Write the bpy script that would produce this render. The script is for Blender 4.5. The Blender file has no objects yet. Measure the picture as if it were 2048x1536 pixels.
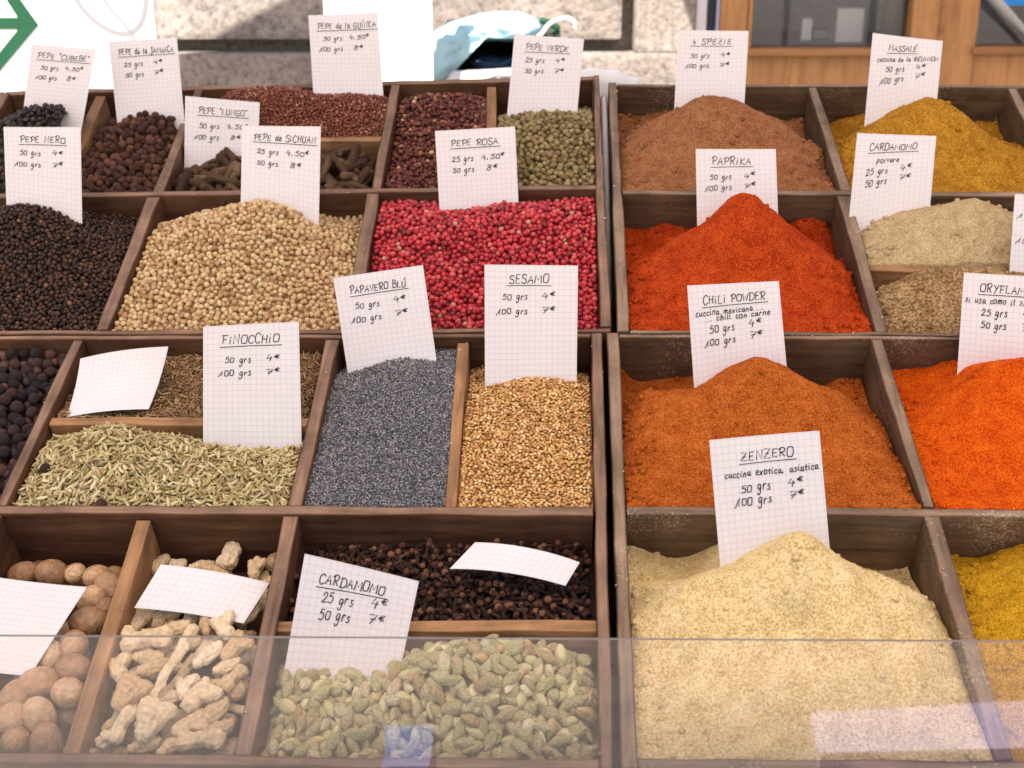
import bpy, math, random
import numpy as np
from mathutils import Vector, Matrix

rng = np.random.default_rng(7)
random.seed(7)
scene = bpy.context.scene
COL = scene.collection
R = math.radians

# ------------------------------------------------------------------ camera, world, sun, exposure
F = 2500.0                       # focal length in pixels of a 2048 px wide picture
PITCH = R(20.0)
EYE = np.array([0.0, 0.0, 1.55])
cam_d = bpy.data.cameras.new("camera")
cam = bpy.data.objects.new("camera", cam_d)
COL.objects.link(cam)
cam.location = EYE
cam.rotation_euler = (R(90) - PITCH, 0, 0)
cam_d.sensor_width = 36.0
cam_d.lens = F / 2048 * 36.0
cam_d.clip_start = 0.02
cam_d.clip_end = 200
cam_d.dof.use_dof = True
cam_d.dof.focus_distance = 1.02
cam_d.dof.aperture_fstop = 12
scene.camera = cam

SUN = Vector((-0.42, -0.60, 0.84)).normalized()      # towards the sun
world = bpy.data.worlds.new("World")
scene.world = world
world.use_nodes = True
wn = world.node_tree.nodes
bg = wn["Background"]
sky = wn.new("ShaderNodeTexSky")
sky.sky_type = 'NISHITA'
sky.sun_disc = False
sky.sun_elevation = math.asin(SUN.z)
sky.sun_rotation = math.atan2(SUN.x, SUN.y)
world.node_tree.links.new(sky.outputs[0], bg.inputs[0])
bg.inputs[1].default_value = 0.06
sun_d = bpy.data.lights.new("sun", 'SUN')
sun_d.energy = 4.5
sun_d.angle = R(0.5)
sun_d.color = (1.0, 0.93, 0.84)
sun = bpy.data.objects.new("sun", sun_d)
COL.objects.link(sun)
sun.rotation_euler = (-SUN).to_track_quat('-Z', 'Y').to_euler()
scene.view_settings.view_transform = 'Standard'
scene.view_settings.look = 'None'
scene.view_settings.exposure = 1.8
scene.view_settings.gamma = 1.0
scene.view_settings.use_curve_mapping = False
scene.cycles.max_bounces = 8
scene.cycles.transparent_max_bounces = 12
scene.cycles.caustics_reflective = False
scene.cycles.caustics_refractive = False

# ------------------------------------------------------------------ pixel -> place helpers
CW = np.array([[1, 0, 0], [0, -math.sin(PITCH), -math.cos(PITCH)], [0, math.cos(PITCH), -math.sin(PITCH)]])


def ray(px, py):
    q = np.array([(px - 1024) / F, (py - 768) / F, 1.0])
    return q @ CW


def atY(px, py, Y):
    d = ray(px, py)
    return EYE + d * (Y / d[1])


# the common plane of the tray rims
TA, TR, TH, TD = R(42.8), R(-1.53), R(-1.7), 0.72
_n = np.array([math.sin(TR), -math.cos(TR) * math.cos(TA), -math.cos(TR) * math.sin(TA)])
_u = np.array([1, 0, 0.]) - _n * _n[0]
_u /= np.linalg.norm(_u)
_v = np.cross(_n, _u)
N3 = _n @ CW
U3 = (math.cos(TH) * _u + math.sin(TH) * _v) @ CW
V3 = (-math.sin(TH) * _u + math.cos(TH) * _v) @ CW
O3 = EYE - N3 * TD


def at(px, py):
    """tray plane coordinates (u, v) seen at a pixel"""
    d = ray(px, py)
    t = -TD / (d @ N3)
    p = d * t
    return np.array([p @ U3, p @ V3])


def W(u, v, n=0.0):
    return O3 + np.multiply.outer(u, U3) + np.multiply.outer(v, V3) + np.multiply.outer(n, N3)


# ------------------------------------------------------------------ object helpers
def tag(o, label=None, cat=None, group=None, kind=None):
    if label: o['label'] = label
    if cat: o['category'] = cat
    if group: o['group'] = group
    if kind: o['kind'] = kind
    return o


def link(name, me, mat=None, parent=None, mw=None):
    o = bpy.data.objects.new(name, me)
    COL.objects.link(o)
    if mat is not None and me is not None:
        for m in (mat if isinstance(mat, (list, tuple)) else [mat]):
            me.materials.append(m)
    if mw is not None:
        o.matrix_world = mw
    if parent is not None:
        o.parent = parent
        o.matrix_parent_inverse = Matrix.Identity(4)
        if mw is not None:
            o.matrix_basis = parent_world(parent).inverted() @ mw
    return o


def parent_world(p):
    m = p.matrix_basis.copy()
    q = p.parent
    while q is not None:
        m = q.matrix_basis @ m
        q = q.parent
    return m


def empty(name, loc, label=None, cat=None, group=None):
    o = bpy.data.objects.new(name, None)
    COL.objects.link(o)
    o.empty_display_size = 0.05
    o.location = loc
    return tag(o, label, cat, group)


def frame(o, x, y, z):
    m = Matrix.Identity(4)
    for i, a in enumerate((x, y, z)):
        for k in range(3):
            m[k][i] = a[k]
    for k in range(3):
        m[k][3] = o[k]
    return m


def poly_mesh(name, V, faces, smooth=False, mats=None):
    me = bpy.data.meshes.new(name)
    me.from_pydata([tuple(map(float, v)) for v in V], [], faces)
    if smooth:
        me.polygons.foreach_set("use_smooth", [True] * len(me.polygons))
    if mats is not None:
        me.polygons.foreach_set("material_index", mats)
    me.update()
    return me


def tri_mesh(name, V, T, smooth=True, attr=None):
    """fast mesh from numpy triangles"""
    me = bpy.data.meshes.new(name)
    nv, nt = len(V), len(T)
    me.vertices.add(nv)
    me.vertices.foreach_set("co", np.ascontiguousarray(V, dtype=np.float32).ravel())
    me.loops.add(nt * 3)
    me.loops.foreach_set("vertex_index", np.ascontiguousarray(T, dtype=np.int32).ravel())
    me.polygons.add(nt)
    me.polygons.foreach_set("loop_start", np.arange(0, nt * 3, 3, dtype=np.int32))
    me.polygons.foreach_set("loop_total", np.full(nt, 3, dtype=np.int32))
    me.polygons.foreach_set("use_smooth", np.full(nt, smooth))
    if attr is not None:
        for k, a in attr.items():
            at_ = me.attributes.new(k, 'FLOAT', 'POINT')
            at_.data.foreach_set("value", np.ascontiguousarray(a, dtype=np.float32))
    me.update(calc_edges=True)
    return me


BOXF = [(0, 3, 2, 1), (4, 5, 6, 7), (0, 1, 5, 4), (1, 2, 6, 5), (2, 3, 7, 6), (3, 0, 4, 7)]


def boxes_mesh(name, boxes, bev=0.0):
    V, Fc = [], []
    for (x0, x1, y0, y1, z0, z1) in boxes:
        k = len(V)
        V += [(x0, y0, z0), (x1, y0, z0), (x1, y1, z0), (x0, y1, z0), (x0, y0, z1), (x1, y0, z1), (x1, y1, z1), (x0, y1, z1)]
        Fc += [tuple(k + i for i in f) for f in BOXF]
    me = poly_mesh(name, V, Fc)
    if bev > 0:
        import bmesh
        bm = bmesh.new(); bm.from_mesh(me)
        bmesh.ops.bevel(bm, geom=bm.edges[:], offset=bev, segments=2, affect='EDGES', profile=0.7)
        bm.to_mesh(me); bm.free()
    return me


def tube_mesh(name, pts, rad, seg=8, caps=True):
    pts = np.array(pts, float)
    rad = np.broadcast_to(np.array(rad, float), (len(pts),))
    V, Fc = [], []
    t0 = pts[1] - pts[0]
    ref = np.array([0, 0, 1.0]) if abs(t0[2]) < 0.8 * np.linalg.norm(t0) else np.array([1.0, 0, 0])
    for i, p in enumerate(pts):
        t = pts[min(i + 1, len(pts) - 1)] - pts[max(i - 1, 0)]
        t /= np.linalg.norm(t)
        a = np.cross(t, ref); a /= np.linalg.norm(a)
        b = np.cross(t, a)
        for k in range(seg):
            c = 2 * math.pi * k / seg
            V.append(p + rad[i] * (math.cos(c) * a + math.sin(c) * b))
    for i in range(len(pts) - 1):
        for k in range(seg):
            k2 = (k + 1) % seg
            Fc.append((i * seg + k, i * seg + k2, (i + 1) * seg + k2, (i + 1) * seg + k))
    if caps:
        Fc.append(tuple(range(seg - 1, -1, -1)))
        Fc.append(tuple((len(pts) - 1) * seg + k for k in range(seg)))
    return poly_mesh(name, V, Fc, True)


# ------------------------------------------------------------------ noise on numpy arrays
_perm = np.random.default_rng(3).random((64, 64, 64)).astype(np.float32)


def vnoise(P):
    P = np.asarray(P, float)
    i = np.floor(P).astype(int)
    f = P - i
    f = f * f * (3 - 2 * f)
    r = 0
    for dx in (0, 1):
        for dy in (0, 1):
            for dz in (0, 1):
                w = (f[..., 0] if dx else 1 - f[..., 0]) * (f[..., 1] if dy else 1 - f[..., 1]) * (f[..., 2] if dz else 1 - f[..., 2])
                r = r + w * _perm[(i[..., 0] + dx) & 63, (i[..., 1] + dy) & 63, (i[..., 2] + dz) & 63]
    return r * 2 - 1


def fbm(P, octv=4, gain=0.5):
    P = np.asarray(P, float)
    s, a = 0, 1.0
    for k in range(octv):
        s = s + a * vnoise(P * (2 ** k) + 17.3 * k)
        a *= gain
    return s


# ------------------------------------------------------------------ materials
def new_mat(name):
    m = bpy.data.materials.new(name)
    m.use_nodes = True
    nt = m.node_tree
    return m, nt, nt.nodes["Principled BSDF"]


def node(nt, t, **kw):
    n = nt.nodes.new(t)
    for k, v in kw.items():
        if k.startswith('i_'):
            key = k[2:]
            n.inputs[int(key) if key.isdigit() else key].default_value = v
        else:
            setattr(n, k, v)
    return n


def ramp(nt, stops, fac=None):
    r = nt.nodes.new("ShaderNodeValToRGB")
    e = r.color_ramp.elements
    while len(e) > 1: e.remove(e[-1])
    e[0].position = stops[0][0]; e[0].color = (*stops[0][1], 1)
    for p, c in stops[1:]:
        x = e.new(p); x.color = (*c, 1)
    if fac is not None: nt.links.new(fac, r.inputs[0])
    return r


def coords(nt, scale=(1, 1, 1), kind='Object'):
    tc = nt.nodes.new("ShaderNodeTexCoord")
    mp = nt.nodes.new("ShaderNodeMapping")
    mp.inputs['Scale'].default_value = scale
    nt.links.new(tc.outputs[kind], mp.inputs[0])
    return mp.outputs[0]


def noise(nt, vec, scale, detail=4, rough=0.6, dist=0.0):
    n = nt.nodes.new("ShaderNodeTexNoise")
    n.inputs['Scale'].default_value = scale
    n.inputs['Detail'].default_value = detail
    n.inputs['Roughness'].default_value = rough
    n.inputs['Distortion'].default_value = dist
    if vec is not None: nt.links.new(vec, n.inputs['Vector'])
    return n.outputs[0]


def bump(nt, h, strength, dist, bsdf):
    b = nt.nodes.new("ShaderNodeBump")
    b.inputs['Strength'].default_value = strength
    b.inputs['Distance'].default_value = dist
    nt.links.new(h, b.inputs['Height'])
    nt.links.new(b.outputs[0], bsdf.inputs['Normal'])


def mixc(nt, fac, a, b, blend='MIX'):
    m = nt.nodes.new("ShaderNodeMix")
    m.data_type = 'RGBA'
    m.blend_type = blend
    for s, val in ((0, fac), (6, a), (7, b)):
        if isinstance(val, (float, int)): m.inputs[s].default_value = val
        elif isinstance(val, tuple): m.inputs[s].default_value = (*val, 1)
        else: nt.links.new(val, m.inputs[s])
    return m.outputs[2]


def m_plain(name, col, rough=0.7, var=0.0, scale=30, spec=0.3, bmp=0.0):
    m, nt, b = new_mat(name)
    b.inputs['Roughness'].default_value = rough
    b.inputs['Specular IOR Level'].default_value = spec
    v = coords(nt)
    nz = noise(nt, v, scale, 5)
    lo = tuple(max(0, c * (1 - var)) for c in col); hi = tuple(min(1, c * (1 + var)) for c in col)
    r = ramp(nt, [(0.3, lo), (0.7, hi)], nz)
    nt.links.new(r.outputs[0], b.inputs['Base Color'])
    if bmp: bump(nt, nz, 0.5, bmp, b)
    return m


def m_wood(name, dark, light, dust=None, dustiness=0.0, rough=0.62, gr=(9, 130, 130), bl=(.60, 1.28)):
    m, nt, b = new_mat(name)
    b.inputs['Roughness'].default_value = rough
    b.inputs['Specular IOR Level'].default_value = 0.25
    oi = nt.nodes.new("ShaderNodeObjectInfo")
    tc = nt.nodes.new("ShaderNodeTexCoord")
    add = nt.nodes.new("ShaderNodeVectorMath"); add.operation = 'ADD'
    sc = nt.nodes.new("ShaderNodeVectorMath"); sc.operation = 'SCALE'
    sc.inputs[0].default_value = (3.1, 1.7, 2.3)
    nt.links.new(oi.outputs['Random'], sc.inputs['Scale'])
    nt.links.new(tc.outputs['Object'], add.inputs[0]); nt.links.new(sc.outputs[0], add.inputs[1])
    mp = nt.nodes.new("ShaderNodeMapping"); mp.inputs['Scale'].default_value = gr
    nt.links.new(add.outputs[0], mp.inputs[0])
    g = noise(nt, mp.outputs[0], 1.0, 6, 0.65, 0.6)
    blot = noise(nt, add.outputs[0], 22, 4, 0.6)
    r = ramp(nt, [(0.32, tuple(.8 * a for a in dark)), (0.52, tuple((a + c) / 2 for a, c in zip(dark, light))), (0.70, light)], g)
    r2 = ramp(nt, [(0.3, (bl[0],) * 3), (0.7, (bl[1],) * 3)], blot)
    c = mixc(nt, 1.0, r.outputs[0], r2.outputs[0], 'MULTIPLY')
    if dust:
        d1 = noise(nt, add.outputs[0], 420, 2, 0.7)
        d2 = noise(nt, add.outputs[0], 14, 3, 0.6)
        mul = nt.nodes.new("ShaderNodeMath"); mul.operation = 'MULTIPLY'
        nt.links.new(d1, mul.inputs[0]); nt.links.new(d2, mul.inputs[1])
        rr = ramp(nt, [(0.30 - 0.08 * dustiness, (0, 0, 0)), (0.46 - 0.1 * dustiness, (1, 1, 1))], mul.outputs[0])
        c = mixc(nt, rr.outputs[0], c, dust)
    nt.links.new(c, b.inputs['Base Color'])
    bump(nt, g, 0.35, 0.0012, b)
    return m


def m_grain(name, stops, rough=0.55, spec=0.35, fine=900, finevar=0.25, bmp=0.0004, obj=False):
    """dry grains: a colour per grain and a little mottling on each"""
    m, nt, b = new_mat(name)
    b.inputs['Roughness'].default_value = rough
    b.inputs['Specular IOR Level'].default_value = spec
    if obj:
        a = nt.nodes.new("ShaderNodeObjectInfo").outputs['Random']
    else:
        an = nt.nodes.new("ShaderNodeAttribute"); an.attribute_name = 'rnd'
        a = an.outputs['Fac']
    r = ramp(nt, stops, a)
    v = coords(nt)
    nz = noise(nt, v, fine, 3)
    r2 = ramp(nt, [(0.3, (1 - finevar,) * 3), (0.7, (1 + finevar,) * 3)], nz)
    c = mixc(nt, 1.0, r.outputs[0], r2.outputs[0], 'MULTIPLY')
    nt.links.new(c, b.inputs['Base Color'])
    if bmp: bump(nt, nz, 0.6, bmp, b)
    return m


def m_powder(name, dark, mid, light, fine=700, speck=None, grit=0.0007):
    m, nt, b = new_mat(name)
    b.inputs['Roughness'].default_value = 0.95
    b.inputs['Specular IOR Level'].default_value = 0.08
    v = coords(nt)
    f = noise(nt, v, fine, 3, 0.75)
    g = noise(nt, v, fine * 0.12, 4, 0.6)
    av = nt.nodes.new("ShaderNodeMath"); av.operation = 'MULTIPLY_ADD'
    av.inputs[1].default_value = 0.74
    sc = nt.nodes.new("ShaderNodeMath"); sc.operation = 'MULTIPLY'; sc.inputs[1].default_value = 0.26
    nt.links.new(g, sc.inputs[0]); nt.links.new(f, av.inputs[0]); nt.links.new(sc.outputs[0], av.inputs[2])
    r = ramp(nt, [(0.40, dark), (0.5, mid), (0.61, light)], av.outputs[0])
    pt = ramp(nt, [(0.34, (.93, .92, .90)), (0.66, (1.04, 1.04, 1.04))], noise(nt, v, 26, 5, 0.68))
    c = mixc(nt, 1.0, r.outputs[0], pt.outputs[0], 'MULTIPLY')
    if speck:
        vo = nt.nodes.new("ShaderNodeTexVoronoi"); vo.inputs['Scale'].default_value = 260
        nt.links.new(v, vo.inputs['Vector'])
        gt = ramp(nt, [(0.10, (1, 1, 1)), (0.16, (0, 0, 0))], vo.outputs['Distance'])
        sel = noise(nt, v, 90, 2)
        gs = ramp(nt, [(0.52, (0, 0, 0)), (0.60, (1, 1, 1))], sel)
        mm = mixc(nt, 1.0, gt.outputs[0], gs.outputs[0], 'MULTIPLY')
        c = mixc(nt, mm, c, speck)
    nt.links.new(c, b.inputs['Base Color'])
    bump(nt, av.outputs[0], 1.0, grit * 2.6, b)
    return m


def m_paper(name):
    m, nt, b = new_mat(name)
    b.inputs['Roughness'].default_value = 0.75
    b.inputs['Specular IOR Level'].default_value = 0.2
    uv = nt.nodes.new("ShaderNodeUVMap")
    sep = nt.nodes.new("ShaderNodeSeparateXYZ")
    nt.links.new(uv.outputs[0], sep.inputs[0])
    outs = []
    for k in (0, 1):
        fr = node(nt, "ShaderNodeMath", operation='FRACT'); nt.links.new(sep.outputs[k], fr.inputs[0])
        lt = node(nt, "ShaderNodeMath", operation='LESS_THAN'); lt.inputs[1].default_value = 0.075
        nt.links.new(fr.outputs[0], lt.inputs[0]); outs.append(lt.outputs[0])
    mx = node(nt, "ShaderNodeMath", operation='MAXIMUM')
    nt.links.new(outs[0], mx.inputs[0]); nt.links.new(outs[1], mx.inputs[1])
    v = coords(nt)
    pap = ramp(nt, [(0.3, (0.705, 0.672, 0.672)), (0.7, (0.745, 0.712, 0.712))], noise(nt, v, 40, 3))
    c = mixc(nt, mx.outputs[0], pap.outputs[0], (0.58, 0.535, 0.575))
    nt.links.new(c, b.inputs['Base Color'])
    return m


M = {}
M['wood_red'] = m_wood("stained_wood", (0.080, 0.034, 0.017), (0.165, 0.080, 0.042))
M['wood_red_top'] = m_wood("worn_lit_stained_wood", (0.175, 0.102, 0.064), (0.315, 0.20, 0.132))  # board tops: some wear, but mostly overhead light put into the colour
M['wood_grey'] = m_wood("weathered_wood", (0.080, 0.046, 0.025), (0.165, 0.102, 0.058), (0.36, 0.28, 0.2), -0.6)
M['wood_grey_top'] = m_wood("worn_lit_weathered_wood", (0.175, 0.115, 0.072), (0.31, 0.215, 0.145), (0.5, 0.42, 0.33), -0.5)  # lighter tops again: light from above mixed into the worn tone
M['wood_dusty'] = m_wood("dusty_weathered_wood", (0.095, 0.056, 0.032), (0.185, 0.118, 0.070), (0.42, 0.32, 0.21), 0.1)
M['wood_raw'] = m_wood("raw_wood", (0.25, 0.125, 0.052), (0.43, 0.24, 0.115))
M['paper'] = m_paper("squared_paper")
M['ink'] = m_plain("ink", (0.018, 0.017, 0.019), 0.5, 0.3)

# ------------------------------------------------------------------ trays
DEPTH = 0.07


BOARDS = []


def board(name, quad, parent, mats, lift=0.0, depth=DEPTH, label=None):
    """quad = top face in picture pixels: edge a0-a1 and the opposite edge b0-b1"""
    P = [at(*q) for q in quad]
    P3 = [W(p[0], p[1], lift) for p in P]
    BOARDS.append((P3, quad))
    o = (P3[0] + P3[3]) / 2
    x = (P3[1] + P3[2]) / 2 - o
    L = np.linalg.norm(x); x /= L
    z = N3; y = np.cross(z, x); y /= np.linalg.norm(y)
    loc = [((p - o) @ x, (p - o) @ y) for p in P3]
    import bmesh
    bm = bmesh.new()
    seg = max(2, int(L / 0.03))
    rows = []
    r2 = random.Random(sum(map(ord, name)) % 99 + int(L * 1e4))
    for i in range(seg + 1):
        t = i / seg
        a = [loc[0][k] * (1 - t) + loc[1][k] * t for k in (0, 1)]
        b = [loc[3][k] * (1 - t) + loc[2][k] * t for k in (0, 1)]
        j = lambda s=0.0007: r2.uniform(-s, s)
        ja, jb, jz = j(), j(), j(0.0006)
        ring = [bm.verts.new((a[0], a[1] + ja, -depth)), bm.verts.new((a[0], a[1] + ja, jz)),
                bm.verts.new((b[0], b[1] + jb, jz)), bm.verts.new((b[0], b[1] + jb, -depth))]
        rows.append(ring)
    top = []
    for i in range(seg):
        for k in range(4):
            f = bm.faces.new((rows[i][k], rows[i][(k + 1) % 4], rows[i + 1][(k + 1) % 4], rows[i + 1][k]))
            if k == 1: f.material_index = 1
    bm.faces.new(rows[0][::-1]); bm.faces.new(rows[-1])
    bmesh.ops.recalc_face_normals(bm, faces=bm.faces)
    ed = [e for e in bm.edges if len(e.link_faces) == 2 and e.calc_face_angle(0) > 0.6]
    bmesh.ops.bevel(bm, geom=ed, offset=0.0011, segments=2, affect='EDGES', profile=0.6)
    for f in bm.faces: f.smooth = False
    me = bpy.data.meshes.new(name)
    bm.to_mesh(me); bm.free()
    ob = link(name, me, mats, parent, frame(o, x, y, z))
    if label: ob['label'] = label
    return ob


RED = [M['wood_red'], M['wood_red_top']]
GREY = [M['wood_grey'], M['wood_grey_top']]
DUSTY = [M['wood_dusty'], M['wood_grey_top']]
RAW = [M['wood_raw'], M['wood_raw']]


def tray(label, corners, boards):
    P = [at(*c) for c in corners]
    c = sum(P) / 4
    root = empty("spice_tray", W(c[0], c[1], -DEPTH), label, "wooden tray", "wooden spice trays on the stall")
    for b in boards:
        board(b[0], b[1], root, b[2], b[3] if len(b) > 3 else 0.0, DEPTH - 0.001 + (b[3] if len(b) > 3 else 0), b[4] if len(b) > 4 else None)
    V = [W(p[0], p[1], -DEPTH - dz) for dz in (0.008, 0.0) for p in P]
    o = np.array(V).mean(0)
    V = [((v - o) @ U3, (v - o) @ V3, (v - o) @ N3) for v in V]
    me = poly_mesh("tray_floor", V, BOXF)
    link("tray_floor", me, M['wood_red'], root, frame(o, U3, V3, N3))
    return root


D = "main divider"
RAWL = "paler raw wood divider"
tray("back left brown tray holding nine kinds of peppercorns", [(-262, 668), (1214, 660), (1192, 156), (12, 187)], [
    ("back_wall", [(20, 190), (1186, 160), (1186, 152), (10, 182)], RED),
    ("right_wall", [(1199, 655), (1186.5, 152), (1198, 151), (1222, 655)], RED, 0.0012),
    ("left_wall", [(-275, 663), (2, 184), (19, 188), (-249, 663)], RED, 0.0012),
    ("front_wall", [(-249, 670), (1222, 664), (1222, 656), (-249, 662)], RED),
    ("cross_divider", [(-100, 399), (1194, 380), (1194, 370), (-95, 389)], RED, 0.0006),
    ("divider", [(305, 385), (390, 176), (409, 175), (327, 384)], RED),
    ("divider", [(191, 660), (294, 393), (320, 393), (217, 659)], RED),
    ("divider", [(742, 377.5), (782, 166), (802, 165), (763, 377)], RED),
    ("divider", [(686, 657), (734, 387), (759, 387), (716, 656)], RED),
    ("divider", [(90, 388), (190, 188), (211, 188), (119, 387)], RAW, -0.003, RAWL),
    ("divider", [(364, 285), (761, 276), (766, 267), (368, 276)], RAW, -0.003, RAWL),
    ("divider", [(969, 373), (974, 167), (993, 167), (991, 372)], RAW, -0.004, RAWL),
])
tray("front left brown tray holding seeds, cloves, ginger and nutmegs", [(-845, 1512), (1213, 1528), (1192, 670), (-355, 677)], [
    ("back_wall", [(-340, 682), (1181, 674), (1183, 666), (-346, 673)], RED),
    ("right_wall", [(1200, 1541), (1181.5, 667), (1205, 667), (1226, 1541)], RED, 0.0012),
    ("left_wall", [(-866, 1500), (-370, 682), (-340, 682), (-828, 1500)], RED, 0.0012),
    ("front_wall", [(-836, 1517), (1199, 1540), (1200, 1518), (-828, 1496)], RED),
    ("cross_divider", [(-570, 1026), (1187, 1033), (1187, 1015), (-560, 1009)], RED, 0.0006),
    ("divider", [(-8, 1011), (146, 680), (168, 680), (13, 1012)], RED),
    ("divider", [(-215, 1503), (-22, 1029), (4, 1029), (-190, 1503)], RED),
    ("divider", [(576, 1013), (651, 678), (679, 678), (603, 1014)], RED),
    ("divider", [(466, 1510), (567, 1031), (598, 1031), (504, 1511)], RED),
    ("divider", [(95, 843), (612, 845), (617, 830), (101, 828)], RAW, -0.003, RAWL),
    ("divider", [(889, 1014), (915, 681), (937, 681), (913, 1014)], RAW, -0.003, RAWL),
    ("divider", [(120, 1505), (270, 1034), (300, 1034), (154, 1506)], RAW, -0.004, RAWL),
    ("divider", [(549, 1257), (1195, 1256), (1194, 1235), (553, 1237)], RAW, -0.003, RAWL),
])
tray("back right weathered tray holding brown, yellow and red powders", [(1226, 663), (2700, 678), (2420, 174), (1218, 169)], [
    ("back_wall", [(1234, 172), (2420, 178), (2420, 172), (1233, 167)], GREY),
    ("left_wall", [(1235, 665), (1217, 167), (1233, 167), (1259, 665)], GREY, 0.0012),
    ("right_wall", [(2685, 680), (2400, 174), (2424, 174), (2715, 680)], GREY, 0.0012),
    ("front_wall", [(1259, 666), (2684, 681), (2680, 674), (1259, 659)], GREY),
    ("cross_divider", [(1245, 389), (2530, 397), (2525, 388), (1244, 380)], GREY, 0.0006),
    ("divider", [(1680, 382), (1616, 174), (1633, 174), (1703, 383)], GREY),
    ("divider", [(1751, 665), (1674, 391), (1701, 391), (1776, 665)], GREY),
    ("divider", [(2125, 386), (2014, 177), (2034, 177), (2148, 386)], GREY),
    ("divider", [(2266, 669), (2120, 397), (2146, 397), (2294, 669)], GREY),
    ("divider", [(1741, 535), (2198, 542), (2192, 531), (1737, 524)], RAW, -0.004, RAWL),
])
tray("front right weathered tray holding orange and pale yellow powders", [(1242, 1530), (2760, 1540), (2285, 682), (1222, 669)], [
    ("back_wall", [(1237, 675), (2290, 684), (2285, 677), (1238, 667.5)], GREY),
    ("left_wall", [(1244, 1541), (1214, 667), (1237, 667), (1275, 1541)], GREY, 0.0012),
    ("right_wall", [(2735, 1545), (2262, 677), (2290, 677), (2772, 1545)], GREY, 0.0012),
    ("front_wall", [(1275, 1540), (2738, 1549), (2734, 1526), (1274, 1517)], GREY),
    ("cross_divider", [(1254, 1029), (2452, 1038), (2443, 1021), (1253, 1013)], DUSTY, 0.0006),
    ("divider", [(1846, 1015), (1740, 678), (1765, 678), (1871, 1015)], GREY),
    ("divider", [(1991, 1520), (1846, 1032), (1879, 1033), (2028, 1520)], DUSTY),
])

# ------------------------------------------------------------------ heaps
CELL = {
    'cubebe': [(-95, 390), (90, 388), (190, 190), (20, 190)],
    'jamaica': [(119, 387), (305, 385), (390, 177), (211, 187)],
    'guinea': [(368, 276), (766, 268), (782, 166), (409, 176)],
    'lungo': [(327, 384), (742, 378), (761, 276), (364, 285)],
    'brown': [(763, 377), (969, 374), (974, 168), (802, 165)],
    'verde': [(991, 374), (1194, 371), (1186, 160), (993, 167)],
    'spezie': [(1245, 380), (1680, 382), (1616, 173), (1233, 172)],
    'massale': [(1703, 384), (2125, 387), (2014, 177), (1633, 174)],
    'extra_back': [(2148, 387), (2525, 388), (2400, 178), (2034, 177)],
    'nero': [(-249, 662), (191, 660), (294, 393), (-100, 398)],
    'white': [(217, 660), (686, 657), (734, 386), (320, 393)],
    'rosa': [(716, 656), (1199, 655), (1194, 380), (759, 387)],
    'paprika': [(1259, 660), (1751, 666), (1674, 390), (1244, 390)],
    'cardpow': [(1737, 524), (2192, 530), (2125, 397), (1701, 391)],
    'brownpow': [(1776, 666), (2266, 670), (2198, 542), (1741, 535)],
    'extra_mid': [(2294, 670), (2680, 674), (2530, 397), (2146, 397)],
    'juniper': [(-550, 1010), (-8, 1012), (146, 681), (-340, 682)],
    'cumin': [(101, 828), (617, 829), (651, 678), (168, 680)],
    'fennel': [(13, 1012), (576, 1013), (612, 845), (95, 843)],
    'poppy': [(603, 1014), (889, 1014), (915, 677), (679, 678)],
    'sesame': [(913, 1014), (1187, 1015), (1181, 675), (937, 677)],
    'chili': [(1253, 1013), (1846, 1015), (1740, 678), (1237, 675)],
    'orange': [(1871, 1016), (2443, 1021), (2262, 684), (1765, 678)],
    'nutmeg': [(-190, 1503), (120, 1505), (270, 1033), (4, 1029)],
    'ginger': [(154, 1506), (466, 1510), (567, 1031), (300, 1032)],
    'clove': [(553, 1237), (1194, 1235), (1187, 1033), (598, 1031)],
    'cardamom': [(504, 1512), (1200, 1518), (1195, 1257), (549, 1257)],
    'zenzero': [(1274, 1517), (1991, 1521), (1846, 1032), (1255, 1029)],
    'yellow': [(2028, 1522), (2734, 1526), (2452, 1037), (1879, 1033)],
}
CUV = {k: np.array([at(*p) for p in q]) for k, q in CELL.items()}


def cell_uv(c, a, b):
    q = CUV[c]
    a = np.asarray(a)[..., None]; b = np.asarray(b)[..., None]
    return (q[0] * (1 - a) + q[1] * a) * (1 - b) + (q[3] * (1 - a) + q[2] * a) * b


def solve_abn(c, px, py, b):
    """a and height n of the point of row b of cell c that is seen at a pixel"""
    d = ray(px, py)
    q = CUV[c]
    L = q[0] * (1 - b) + q[3] * b
    Rr = q[1] * (1 - b) + q[2] * b
    A = np.array([W(*L), W(*Rr)])
    # EYE + t d = A0 + a (A1-A0) + n N
    M3 = np.column_stack([d, -(A[1] - A[0]), -N3])
    t, a, n = np.linalg.solve(M3, A[0] - EYE)
    return a, b, n


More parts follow.
